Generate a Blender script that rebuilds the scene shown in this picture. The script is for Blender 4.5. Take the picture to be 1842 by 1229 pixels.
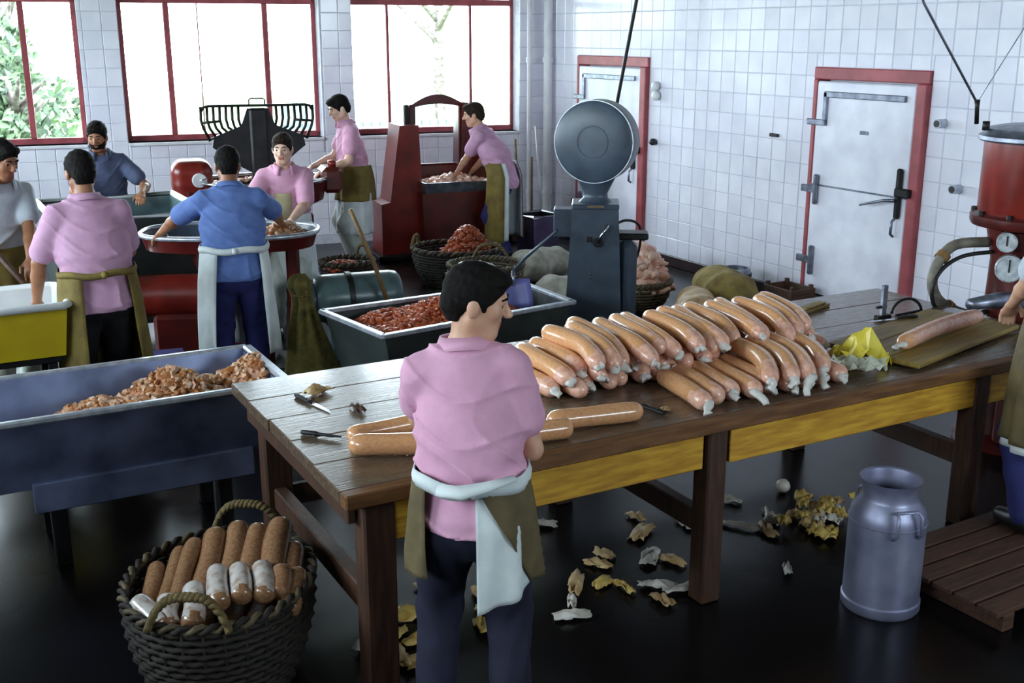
import bpy, math, random
import numpy as np
from mathutils import Vector, Matrix

for _o in list(bpy.data.objects):
    bpy.data.objects.remove(_o)
random.seed(7)
RNG = np.random.default_rng(11)
scene = bpy.context.scene
COL = scene.collection

# ------------------------------------------------------------------ camera
cam_d = bpy.data.cameras.new('camera')
cam_d.sensor_width = 36.0
cam_d.lens = 36.0 * 2000.0 / 1842.0
cam = bpy.data.objects.new('camera', cam_d)
COL.objects.link(cam)
cam.location = (0, 0, 2.35)
cam.rotation_euler = (math.pi / 2 - 0.270457, 0, -0.504508)
cam_d.clip_end = 200
scene.camera = cam

# ------------------------------------------------------------------ daylight
world = bpy.data.worlds.new('sky')
scene.world = world
world.use_nodes = True
_bg = world.node_tree.nodes['Background']
_bg.inputs[0].default_value = (0.82, 0.91, 1.0, 1)
_bg.inputs[1].default_value = 21.0
scene.view_settings.view_transform = 'Standard'
scene.view_settings.look = 'None'
scene.view_settings.gamma = 1.0
scene.view_settings.use_curve_mapping = False
scene.view_settings.exposure = 0.12


def portal(loc, rot, sx, sy):
    """window opening: guides the sky light in, gives no light of its own"""
    l = bpy.data.lights.new('window_daylight', 'AREA')
    l.shape = 'RECTANGLE'
    l.size, l.size_y = sx, sy
    l.cycles.is_portal = True
    o = bpy.data.objects.new('window_daylight', l)
    COL.objects.link(o)
    o.location = loc
    o.rotation_euler = rot
    return o


# ------------------------------------------------------------------ helpers
def lin(c):
    return tuple(((v / 255.0) / 12.92 if v / 255.0 <= 0.04045 else ((v / 255.0 + 0.055) / 1.055) ** 2.4) for v in c)


MATS = {}


def mat(name, rgb, rough=0.6, rgb2=None, scale=8.0, bump=0.0, bscale=40.0, metal=0.0, spec=0.5, contrast=(0.35, 0.65),
        detail=4.0, stretch=None, island=None, objrand=0.0, coat=0.0, rough2=None, trans=0.0, sss=0.0):
    if name in MATS:
        return MATS[name]
    m = bpy.data.materials.new(name)
    m.use_nodes = True
    nt = m.node_tree
    b = nt.nodes['Principled BSDF']
    b.inputs['Roughness'].default_value = rough
    b.inputs['Metallic'].default_value = metal
    b.inputs['Specular IOR Level'].default_value = spec
    b.inputs['Coat Weight'].default_value = coat
    b.inputs['Coat Roughness'].default_value = 0.12
    if trans:
        b.inputs['Transmission Weight'].default_value = trans
    c1 = lin(rgb) + (1,)
    b.inputs['Base Color'].default_value = c1
    tc = nt.nodes.new('ShaderNodeTexCoord')
    src = tc.outputs['Object']
    if stretch:
        mp = nt.nodes.new('ShaderNodeMapping')
        mp.inputs['Scale'].default_value = stretch
        nt.links.new(src, mp.inputs[0])
        src = mp.outputs[0]
    if objrand or stretch:
        oi = nt.nodes.new('ShaderNodeObjectInfo')
        va = nt.nodes.new('ShaderNodeVectorMath')
        va.operation = 'ADD'
        sc = nt.nodes.new('ShaderNodeMath')
        sc.operation = 'MULTIPLY'
        sc.inputs[1].default_value = 37.0
        nt.links.new(oi.outputs['Random'], sc.inputs[0])
        nt.links.new(src, va.inputs[0])
        nt.links.new(sc.outputs[0], va.inputs[1])
        src = va.outputs[0]
    col_out = None
    if rgb2 is not None:
        nz = nt.nodes.new('ShaderNodeTexNoise')
        nz.inputs['Scale'].default_value = scale
        nz.inputs['Detail'].default_value = detail
        nt.links.new(src, nz.inputs['Vector'])
        rp = nt.nodes.new('ShaderNodeValToRGB')
        rp.color_ramp.elements[0].position = contrast[0]
        rp.color_ramp.elements[1].position = contrast[1]
        rp.color_ramp.elements[0].color = c1
        rp.color_ramp.elements[1].color = lin(rgb2) + (1,)
        nt.links.new(nz.outputs[0], rp.inputs[0])
        col_out = rp.outputs[0]
        if rough2 is not None:
            mr = nt.nodes.new('ShaderNodeMapRange')
            mr.inputs[3].default_value = rough
            mr.inputs[4].default_value = rough2
            nt.links.new(nz.outputs[0], mr.inputs[0])
            nt.links.new(mr.outputs[0], b.inputs['Roughness'])
    if island is not None:
        ge = nt.nodes.new('ShaderNodeNewGeometry')
        rp2 = nt.nodes.new('ShaderNodeValToRGB')
        els = rp2.color_ramp.elements
        cols = [rgb] + list(island)
        while len(els) < len(cols):
            els.new(0.5)
        for i, c in enumerate(cols):
            els[i].position = i / max(1, len(cols) - 1)
            els[i].color = lin(c) + (1,)
        nt.links.new(ge.outputs['Random Per Island'], rp2.inputs[0])
        if col_out is not None:
            mx = nt.nodes.new('ShaderNodeMix')
            mx.data_type = 'RGBA'
            mx.inputs[0].default_value = 0.6
            nt.links.new(col_out, mx.inputs[6])
            nt.links.new(rp2.outputs[0], mx.inputs[7])
            col_out = mx.outputs[2]
        else:
            col_out = rp2.outputs[0]
    if objrand:
        hs = nt.nodes.new('ShaderNodeHueSaturation')
        mr = nt.nodes.new('ShaderNodeMapRange')
        mr.inputs[3].default_value = 1 - objrand
        mr.inputs[4].default_value = 1 + objrand
        nt.links.new(oi.outputs['Random'], mr.inputs[0])
        nt.links.new(mr.outputs[0], hs.inputs['Value'])
        hs.inputs['Color'].default_value = c1
        if col_out is not None:
            nt.links.new(col_out, hs.inputs['Color'])
        col_out = hs.outputs[0]
    if col_out is not None:
        nt.links.new(col_out, b.inputs['Base Color'])
    if bump:
        nb = nt.nodes.new('ShaderNodeTexNoise')
        nb.inputs['Scale'].default_value = bscale
        nb.inputs['Detail'].default_value = 5
        nt.links.new(src, nb.inputs['Vector'])
        bp = nt.nodes.new('ShaderNodeBump')
        bp.inputs['Strength'].default_value = bump
        bp.inputs['Distance'].default_value = 0.01
        nt.links.new(nb.outputs[0], bp.inputs['Height'])
        nt.links.new(bp.outputs[0], b.inputs['Normal'])
    MATS[name] = m
    return m


def pane_mat():
    m = bpy.data.materials.new('window_glass')
    m.use_nodes = True
    nt = m.node_tree
    for n in list(nt.nodes):
        nt.nodes.remove(n)
    out = nt.nodes.new('ShaderNodeOutputMaterial')
    tr = nt.nodes.new('ShaderNodeBsdfTransparent')
    tr.inputs[0].default_value = (0.93, 0.97, 0.97, 1)
    gl = nt.nodes.new('ShaderNodeBsdfGlossy')
    gl.inputs['Roughness'].default_value = 0.03
    fr = nt.nodes.new('ShaderNodeFresnel')
    fr.inputs[0].default_value = 1.35
    mx = nt.nodes.new('ShaderNodeMixShader')
    nt.links.new(fr.outputs[0], mx.inputs[0])
    nt.links.new(tr.outputs[0], mx.inputs[1])
    nt.links.new(gl.outputs[0], mx.inputs[2])
    nt.links.new(mx.outputs[0], out.inputs[0])
    return m


def film_mat(name, rgb, alpha, rough=0.25):
    """thin plastic or casing film"""
    m = bpy.data.materials.new(name)
    m.use_nodes = True
    nt = m.node_tree
    b = nt.nodes['Principled BSDF']
    b.inputs['Base Color'].default_value = lin(rgb) + (1,)
    b.inputs['Roughness'].default_value = rough
    tc = nt.nodes.new('ShaderNodeTexCoord')
    nz = nt.nodes.new('ShaderNodeTexNoise')
    nz.inputs['Scale'].default_value = 30
    nt.links.new(tc.outputs['Object'], nz.inputs['Vector'])
    mr = nt.nodes.new('ShaderNodeMapRange')
    mr.inputs[3].default_value = max(0, alpha - 0.25)
    mr.inputs[4].default_value = min(1, alpha + 0.25)
    nt.links.new(nz.outputs[0], mr.inputs[0])
    nt.links.new(mr.outputs[0], b.inputs['Alpha'])
    return m


class MB:
    """collects shapes into one mesh"""

    def __init__(self):
        self.v, self.f, self.mi = [], [], []

    def add(self, vs, fs, mi=0):
        o = len(self.v)
        self.v += [tuple(map(float, p)) for p in vs]
        self.f += [tuple(i + o for i in f) for f in fs]
        self.mi += [mi] * len(fs)
        return self

    def box(self, lo, hi, M=None, bev=0.0, mi=0):
        x0, y0, z0 = lo
        x1, y1, z1 = hi
        if bev > 0:
            b = min(bev, (x1 - x0) * .49, (y1 - y0) * .49, (z1 - z0) * .49)
            vs = []
            for sx in (0, 1):
                for sy in (0, 1):
                    for sz in (0, 1):
                        X, Y, Z = (x0, x1)[sx], (y0, y1)[sy], (z0, z1)[sz]
                        dx, dy, dz = (b, -b)[sx], (b, -b)[sy], (b, -b)[sz]
                        vs += [(X, Y + dy, Z + dz), (X + dx, Y, Z + dz), (X + dx, Y + dy, Z)]

            def I(sx, sy, sz, k):
                return ((sx * 2 + sy) * 2 + sz) * 3 + k
            fs = []
            for s in (0, 1):
                q = [I(s, 0, 0, 0), I(s, 1, 0, 0), I(s, 1, 1, 0), I(s, 0, 1, 0)]
                fs.append(q if s else q[::-1])
                q = [I(0, s, 0, 1), I(1, s, 0, 1), I(1, s, 1, 1), I(0, s, 1, 1)]
                fs.append(q if not s else q[::-1])
                q = [I(0, 0, s, 2), I(1, 0, s, 2), I(1, 1, s, 2), I(0, 1, s, 2)]
                fs.append(q if s else q[::-1])
            for a in (0, 1):
                for c in (0, 1):
                    fs.append([I(a, c, 0, 0), I(a, c, 1, 0), I(a, c, 1, 1), I(a, c, 0, 1)])
                    fs.append([I(a, 0, c, 0), I(a, 1, c, 0), I(a, 1, c, 2), I(a, 0, c, 2)])
                    fs.append([I(0, a, c, 1), I(1, a, c, 1), I(1, a, c, 2), I(0, a, c, 2)])
                    for e in (0, 1):
                        fs.append([I(a, c, e, 0), I(a, c, e, 1), I(a, c, e, 2)])
        else:
            vs = [(x0, y0, z0), (x1, y0, z0), (x1, y1, z0), (x0, y1, z0), (x0, y0, z1), (x1, y0, z1), (x1, y1, z1), (x0, y1, z1)]
            fs = [(0, 3, 2, 1), (4, 5, 6, 7), (0, 1, 5, 4), (1, 2, 6, 5), (2, 3, 7, 6), (3, 0, 4, 7)]
        if M is not None:
            vs = [tuple(M @ Vector(p)) for p in vs]
        return self.add(vs, fs, mi)

    def bar(self, a, b, w, h, up=(0, 0, 1), bev=0.004, mi=0):
        """rectangular bar from a to b"""
        a, b = Vector(a), Vector(b)
        d = b - a
        L = d.length
        d.normalize()
        up = Vector(up)
        if abs(d.dot(up)) > .98:
            up = Vector((0, 1, 0))
        s = d.cross(up).normalized()
        u = s.cross(d)
        M = Matrix((s, d, u)).transposed().to_4x4()
        M.translation = a
        return self.box((-w / 2, 0, -h / 2), (w / 2, L, h / 2), M, bev, mi)

    def tube(self, pts, r, n=8, closed=False, caps=True, mi=0, flat=1.0):
        P = [Vector(p) for p in pts]
        m = len(P)
        R = r if isinstance(r, (list, tuple)) else [r] * m
        vs, fs = [], []
        t0 = (P[1] - P[0]).normalized()
        ref = Vector((0, 0, 1)) if abs(t0.z) < .9 else Vector((1, 0, 0))
        s = t0.cross(ref).normalized()
        for i in range(m):
            if closed:
                t = P[(i + 1) % m] - P[i - 1]
            else:
                t = P[min(i + 1, m - 1)] - P[max(i - 1, 0)]
            t = t.normalized() if t.length > 1e-9 else t0
            s = (s - t * s.dot(t)).normalized()
            u = t.cross(s)
            for k in range(n):
                a = 2 * math.pi * k / n
                vs.append(P[i] + (s * math.cos(a) + u * math.sin(a) * flat) * R[i])
        rings = m if closed else m - 1
        for i in range(rings):
            j = (i + 1) % m
            for k in range(n):
                k2 = (k + 1) % n
                fs.append((i * n + k, i * n + k2, j * n + k2, j * n + k))
        if caps and not closed:
            fs.append(tuple(range(n))[::-1])
            fs.append(tuple((m - 1) * n + k for k in range(n)))
        return self.add(vs, fs, mi)

    def lathe(self, prof, n=32, M=None, sx=1.0, sy=1.0, close=False, mi=0):
        vs, fs = [], []
        m = len(prof)
        for r, z in prof:
            for k in range(n):
                a = 2 * math.pi * k / n
                vs.append(Vector((r * math.cos(a) * sx, r * math.sin(a) * sy, z)))
        for i in range(m if close else m - 1):
            j = (i + 1) % m
            for k in range(n):
                k2 = (k + 1) % n
                fs.append((i * n + k, i * n + k2, j * n + k2, j * n + k))
        if not close:
            if prof[0][0] > 1e-6:
                fs.append(tuple(range(n))[::-1])
            if prof[-1][0] > 1e-6:
                fs.append(tuple((m - 1) * n + k for k in range(n)))
        if M is not None:
            vs = [M @ p for p in vs]
        return self.add(vs, fs, mi)

    def prism(self, poly, d0, d1, M=None, mi=0):
        """poly in local x,z; extruded along y d0..d1"""
        n = len(poly)
        vs = [Vector((x, d0, z)) for x, z in poly] + [Vector((x, d1, z)) for x, z in poly]
        fs = [tuple(range(n)), tuple(range(2 * n - 1, n - 1, -1))]
        for i in range(n):
            j = (i + 1) % n
            fs.append((i, i + n, j + n, j))
        if M is not None:
            vs = [M @ p for p in vs]
        return self.add(vs, fs, mi)

    def blob(self, c, r, seed=0, sub=0, amp=.25, rot=None, mi=0):
        vs, fs = ICO[sub]
        rr = random.Random(seed)
        r = r if isinstance(r, (tuple, list)) else (r, r, r)
        out = []
        E = Matrix.Rotation(rr.random() * 6.28, 3, 'Z') @ Matrix.Rotation(rr.uniform(-.6, .6), 3, 'X') if rot is None else rot
        for p in vs:
            k = 1 + rr.uniform(-amp, amp)
            q = E @ Vector((p[0] * r[0] * k, p[1] * r[1] * k, p[2] * r[2] * k))
            out.append((c[0] + q.x, c[1] + q.y, c[2] + q.z))
        return self.add(out, fs, mi)

    def sheet(self, G, th=0.003, mi=0):
        """grid of points G[i][j] thickened to a sheet"""
        G = np.asarray(G, float)
        a, b = G.shape[:2]
        du = np.gradient(G, axis=0)
        dv = np.gradient(G, axis=1)
        nn = np.cross(du, dv)
        nn /= (np.linalg.norm(nn, axis=2, keepdims=True) + 1e-9)
        T = (G + nn * th / 2).reshape(-1, 3)
        B = (G - nn * th / 2).reshape(-1, 3)
        vs = np.vstack([T, B]).tolist()
        N = a * b
        fs = []
        for i in range(a - 1):
            for j in range(b - 1):
                q = (i * b + j, (i + 1) * b + j, (i + 1) * b + j + 1, i * b + j + 1)
                fs.append(q)
                fs.append(tuple(N + x for x in q[::-1]))
        edge = [(i, 0) for i in range(a)] + [(a - 1, j) for j in range(1, b)] + [(i, b - 1) for i in range(a - 2, -1, -1)] + [(0, j) for j in range(b - 2, 0, -1)]
        for k in range(len(edge)):
            p, q = edge[k], edge[(k + 1) % len(edge)]
            i1, i2 = p[0] * b + p[1], q[0] * b + q[1]
            fs.append((i1, i1 + N, i2 + N, i2))
        return self.add(vs, fs, mi)

    def mesh(self, name, smooth=None):
        me = bpy.data.meshes.new(name)
        me.from_pydata(self.v, [], self.f)
        if any(self.mi):
            me.polygons.foreach_set('material_index', self.mi)
        me.update()
        if smooth:
            me.polygons.foreach_set('use_smooth', [True] * len(me.polygons))
            if smooth is not True:
                me.set_sharp_from_angle(angle=math.radians(smooth))
        return me

    def build(self, name, m, parent=None, smooth=None, loc=None, rot=None):
        me = self.mesh(name, smooth)
        for x in (m if isinstance(m, (list, tuple)) else [m]):
            me.materials.append(x)
        return link(name, me, parent, loc, rot)


def _ico():
    t = (1 + 5 ** .5) / 2
    v = [Vector(p).normalized() for p in [(-1, t, 0), (1, t, 0), (-1, -t, 0), (1, -t, 0), (0, -1, t), (0, 1, t), (0, -1, -t), (0, 1, -t), (t, 0, -1), (t, 0, 1), (-t, 0, -1), (-t, 0, 1)]]
    f = [(0, 11, 5), (0, 5, 1), (0, 1, 7), (0, 7, 10), (0, 10, 11), (1, 5, 9), (5, 11, 4), (11, 10, 2), (10, 7, 6), (7, 1, 8), (3, 9, 4), (3, 4, 2), (3, 2, 6), (3, 6, 8), (3, 8, 9), (4, 9, 5), (2, 4, 11), (6, 2, 10), (8, 6, 7), (9, 8, 1)]
    res = [([tuple(p) for p in v], list(f))]
    for _ in range(2):
        v2, f2, c = list(v), [], {}

        def mid(a, b):
            k = (min(a, b), max(a, b))
            if k not in c:
                v2.append(((v2[a] + v2[b]) / 2).normalized())
                c[k] = len(v2) - 1
            return c[k]
        for a, b, d in f:
            ab, bd, da = mid(a, b), mid(b, d), mid(d, a)
            f2 += [(a, ab, da), (b, bd, ab), (d, da, bd), (ab, bd, da)]
        v, f = v2, f2
        res.append(([tuple(p) for p in v], list(f)))
    return res


ICO = _ico()


def link(name, me, parent=None, loc=None, rot=None):
    o = bpy.data.objects.new(name, me)
    COL.objects.link(o)
    if parent is not None:
        o.parent = parent
    if loc is not None:
        o.location = loc
    if rot is not None:
        o.rotation_euler = rot
    return o


def tag(o, label=None, cat=None, group=None, kind=None):
    if label:
        o['label'] = label
    if cat:
        o['category'] = cat
    if group:
        o['group'] = group
    if kind:
        o['kind'] = kind
    return o


def thing(name, label, cat, loc=(0, 0, 0), rz=0.0, group=None):
    o = bpy.data.objects.new(name, None)
    o.empty_display_size = .1
    COL.objects.link(o)
    o.location = loc
    o.rotation_euler = (0, 0, rz)
    return tag(o, label, cat, group)


def struct(o):
    o['kind'] = 'structure'
    return o


def ordinal(i):
    W = ['first', 'second', 'third', 'fourth', 'fifth', 'sixth', 'seventh', 'eighth', 'ninth', 'tenth', 'eleventh', 'twelfth', 'thirteenth', 'fourteenth', 'fifteenth', 'sixteenth', 'seventeenth', 'eighteenth', 'nineteenth', 'twentieth']
    return W[i]

# ------------------------------------------------------------------ materials
M_TILE = mat('white_glazed_tile', (232, 230, 240), .16, (220, 218, 232), 3.0, objrand=.035, bump=.05, bscale=9)
M_GROUT = mat('grey_grout', (202, 202, 212), .9, (182, 182, 194), 12)
M_PLASTER = mat('white_plaster', (225, 224, 228), .8, (205, 204, 210), 5)
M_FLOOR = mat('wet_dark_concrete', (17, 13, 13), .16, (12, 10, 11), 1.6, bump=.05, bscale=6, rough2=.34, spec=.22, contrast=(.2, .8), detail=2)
M_FRAME = mat('dark_red_paint', (164, 76, 82), .5, (138, 58, 64), 6, objrand=.05)
M_DOOR = mat('white_door_paint', (228, 228, 238), .35, (210, 208, 222), 4, bump=.06, bscale=30)
M_STEEL = mat('galvanised_steel', (150, 155, 170), .35, (110, 114, 128), 14, metal=.8)
M_CHROME = mat('bright_steel', (200, 202, 208), .2, metal=1.0)
M_DKMETAL = mat('dark_cast_iron', (34, 32, 34), .45, (18, 17, 18), 12, metal=.4)
M_RED = mat('dark_red_enamel', (88, 24, 20), .3, (62, 16, 15), 5, bump=.03, bscale=20)
M_REDB = mat('red_enamel', (128, 36, 27), .3, (96, 26, 20), 5)
M_GREY = mat('blue_grey_enamel', (62, 74, 88), .38, (48, 58, 70), 6)
M_GREENGREY = mat('green_grey_enamel', (96, 118, 120), .3, (76, 94, 98), 8)
M_WOOD = mat('worn_table_top', (104, 86, 70), .2, (84, 68, 55), 5, coat=.35, stretch=(1, 9, 9), bump=.12, bscale=10, objrand=.06, rough2=.36)
M_WOODY = mat('yellow_pine', (214, 164, 56), .45, (176, 124, 40), 6, stretch=(1, 8, 8), bump=.08, bscale=12, objrand=.06)
M_WOODD = mat('dark_table_wood', (76, 46, 28), .6, (52, 31, 20), 6, stretch=(8, 8, 1), bump=.1, bscale=12)
M_WOODE = mat('brown_edge_wood', (124, 84, 48), .5, (92, 58, 32), 6, stretch=(1, 8, 8), bump=.1, bscale=12)
M_PALLET = mat('damp_pallet_wood', (84, 52, 34), .7, (58, 36, 24), 6, stretch=(1, 9, 9), bump=.15, bscale=14, objrand=.12)
M_HANDLE = mat('tool_handle_wood', (138, 104, 60), .6, (104, 76, 44), 10)
M_TROUGH = mat('trough_zinc', (122, 132, 166), .4, (82, 90, 118), 4, metal=.4, bump=.06, bscale=8)
M_RIM = mat('bare_aluminium', (196, 200, 208), .35, (160, 166, 178), 20, metal=.55)
M_WAGON = mat('grey_green_tub', (52, 58, 56), .5, (38, 44, 44), 5)
M_YELLOW = mat('yellow_plastic', (196, 172, 20), .45, (176, 150, 16), 3)
M_WHITEP = mat('white_plastic', (222, 224, 224), .4, (206, 208, 212), 4)
M_WICKER = mat('wicker', (38, 28, 20), .75, (24, 18, 13), 30, bump=.2, bscale=60)
M_WICKERL = mat('pale_wicker', (92, 78, 54), .65, (66, 54, 36), 30, bump=.2, bscale=60)
M_ROPE = mat('rope', (112, 94, 54), .8, (84, 68, 38), 40, bump=.4, bscale=70)
M_SAUS = mat('sausage_meat', (220, 164, 118), .22, (208, 148, 102), 90, contrast=(.4, .6), bump=.05, bscale=40, coat=.6, objrand=.07)
M_SAUSE = mat('pale_sausage_end', (232, 184, 162), .3, (210, 150, 126), 40, bump=.25, bscale=60, coat=.4, objrand=.05)
M_SAUSB = mat('speckled_sausage', (146, 110, 80), .25, (132, 90, 62), 90, contrast=(.42, .6), coat=.5, objrand=.08)
M_SAUSW = mat('whitish_sausage_skin', (196, 188, 184), .22, (160, 132, 112), 30, contrast=(.45, .7), coat=.6, objrand=.06)
M_MEATR = mat('red_minced_meat', (150, 60, 28), .4, island=[(178, 92, 54), (122, 44, 20), (192, 118, 82)], rgb2=(164, 72, 36), scale=30)
M_MEATO = mat('coarse_minced_meat', (168, 108, 56), .45, island=[(206, 178, 150), (136, 74, 34), (178, 124, 76), (216, 198, 178)], rgb2=(148, 86, 42), scale=18)
M_MEATP = mat('pink_fat_scraps', (232, 188, 164), .45, island=[(240, 214, 198), (214, 150, 124), (236, 200, 176)], rgb2=(224, 172, 150), scale=14)
M_FAT = mat('white_fat', (226, 230, 220), .5, island=[(206, 212, 200), (236, 238, 232)])
M_SCRAP = mat('casing_scraps', (206, 176, 128), .45, (168, 132, 84), 14, objrand=.12)
M_SCRAPW = mat('white_casing_scraps', (214, 208, 200), .4, (182, 170, 156), 14, objrand=.08)
M_SCRAPY = mat('yellow_casing_scraps', (214, 184, 104), .45, (176, 140, 70), 14, objrand=.10)
M_CAN = mat('milk_can_aluminium', (150, 152, 176), .42, (122, 124, 150), 6, metal=.55)
M_BLACK = mat('black_rubber', (20, 20, 22), .5)
M_BLUEM = mat('violet_blue_steel', (110, 112, 176), .4, (88, 90, 150), 6)
M_HOSE = mat('grey_hose', (128, 120, 106), .6, (100, 94, 84), 20)
M_BURLAP = mat('olive_sackcloth', (104, 92, 38), .9, (78, 70, 30), 25, bump=.3, bscale=80)
M_SACKW = mat('pale_sackcloth', (176, 172, 160), .9, (140, 138, 128), 12, bump=.2, bscale=60)
M_SACKY = mat('yellow_brown_sackcloth', (150, 130, 70), .9, (112, 94, 52), 8, bump=.2, bscale=60)
M_GLASSF = mat('gauge_glass', (190, 196, 200), .12, (150, 156, 162), 30)
M_BOARD = mat('olive_wood_board', (150, 124, 58), .5, (120, 98, 44), 5, stretch=(1, 8, 8), bump=.1, bscale=10)
M_YBAG = film_mat('yellow_plastic_film', (226, 206, 70), .92)
M_CBAG = film_mat('clear_plastic_film', (214, 216, 196), .6)
M_CASING = film_mat('wet_white_casing', (226, 222, 216), .9)
M_SKIRT = mat('dark_skirting_tile', (52, 34, 38), .4, (36, 24, 28), 8)
PANE = pane_mat()

# ------------------------------------------------------------------ room shell
RX = 7.0            # right wall
CEIL = 3.7
XL, YN = -2.4, -2.6
BA = Vector((1.03, 12.65, 0))
BB = Vector((7.0, 11.78, 0))
BDIR = (BB - BA).normalized()
BANG = math.atan2(BDIR.y, BDIR.x)

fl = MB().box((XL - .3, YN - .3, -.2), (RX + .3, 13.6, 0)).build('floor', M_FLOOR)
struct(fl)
M_PLASTERD = mat('darkened_plaster', (142, 138, 134), .9, (118, 114, 110), 2)  # plaster darkened to cut bounced light, for the ceiling and near wall
ce = MB().box((XL - .3, YN - .3, CEIL), (RX + .3, 13.6, CEIL + .2)).build('ceiling', M_PLASTERD)
struct(ce)


def wall_boxes(mb, u0, u1, z0, z1, t0, t1, holes):
    """wall slab in (u, t, z), solid between the rectangular holes (a,b,lo,hi)"""
    us = sorted({u0, u1, *[h[0] for h in holes], *[h[1] for h in holes]})
    for a, b in zip(us[:-1], us[1:]):
        hs = sorted([(h[2], h[3]) for h in holes if h[0] < (a + b) / 2 < h[1]])
        z = z0
        for lo, hi in hs:
            if lo > z + 1e-4:
                mb.box((a, t0, z), (b, t1, lo))
            z = hi
        if z < z1 - 1e-4:
            mb.box((a, t0, z), (b, t1, z1))
    return mb


TILE_CACHE = {}


def tile_mesh(w, h):
    k = (round(w, 3), round(h, 3))
    if k not in TILE_CACHE:
        b = MB()
        e, d = .005, .005
        W, H = k[0] / 2, k[1] / 2
        vs = [(-W, 0, -H), (W, 0, -H), (W, 0, H), (-W, 0, H), (-W + e, -d, -H + e), (W - e, -d, -H + e), (W - e, -d, H - e), (-W + e, -d, H - e)]
        fs = [(4, 5, 6, 7), (0, 1, 5, 4), (1, 2, 6, 5), (2, 3, 7, 6), (3, 0, 4, 7)]
        b.add(vs, fs)
        me = b.mesh('tile')
        me.materials.append(M_TILE)
        TILE_CACHE[k] = me
    return TILE_CACHE[k]


def tile_wall(parent, u0, u1, z0, z1, holes, show, limit, S=.19):
    """tiles on the face t=0 looking towards -t; show(u,z) tells which are in view, nearest first by key"""
    cells = []
    nu, nz = int(math.ceil((u1 - u0) / S)), int(math.ceil((z1 - z0) / S))
    for i in range(nu):
        for j in range(nz):
            rects = [(u0 + i * S, min(u0 + (i + 1) * S, u1), z0 + j * S, min(z0 + (j + 1) * S, z1))]
            for h in holes:
                out = []
                for a, b, c, d in rects:
                    if b <= h[0] or a >= h[1] or d <= h[2] or c >= h[3]:
                        out.append((a, b, c, d))
                        continue
                    if a < h[0]:
                        out.append((a, h[0], c, d))
                    if b > h[1]:
                        out.append((h[1], b, c, d))
                    m0, m1 = max(a, h[0]), min(b, h[1])
                    if c < h[2]:
                        out.append((m0, m1, c, h[2]))
                    if d > h[3]:
                        out.append((m0, m1, h[3], d))
                rects = out
            for a, b, c, d in rects:
                if b - a > .03 and d - c > .03:
                    cells.append((a, b, c, d))
    vis = sorted([c for c in cells if show((c[0] + c[1]) / 2, (c[2] + c[3]) / 2) is not None],
                 key=lambda c: show((c[0] + c[1]) / 2, (c[2] + c[3]) / 2))
    single = set(vis[:limit])
    rest = MB()
    rr = random.Random(3)
    g = .0045
    for c in cells:
        a, b, lo, hi = c
        w, h = b - a - g, hi - lo - g
        cu, cz = (a + b) / 2, (lo + hi) / 2
        if c in single:
            o = link('tile', tile_mesh(w, h), parent, (cu, 0, cz), (rr.gauss(0, .006), 0, rr.gauss(0, .006)))
        else:
            e, d = .005, .005
            W, H = w / 2, h / 2
            rest.add([(cu - W, 0, cz - H), (cu + W, 0, cz - H), (cu + W, 0, cz + H), (cu - W, 0, cz + H), (cu - W + e, -d, cz - H + e), (cu + W - e, -d, cz - H + e), (cu + W - e, -d, cz + H - e), (cu - W + e, -d, cz + H - e)],
                     [(4, 5, 6, 7), (0, 1, 5, 4), (1, 2, 6, 5), (2, 3, 7, 6), (3, 0, 4, 7)])
    if rest.v:
        tag(rest.build('tile_field', M_TILE, parent), kind='stuff')


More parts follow.
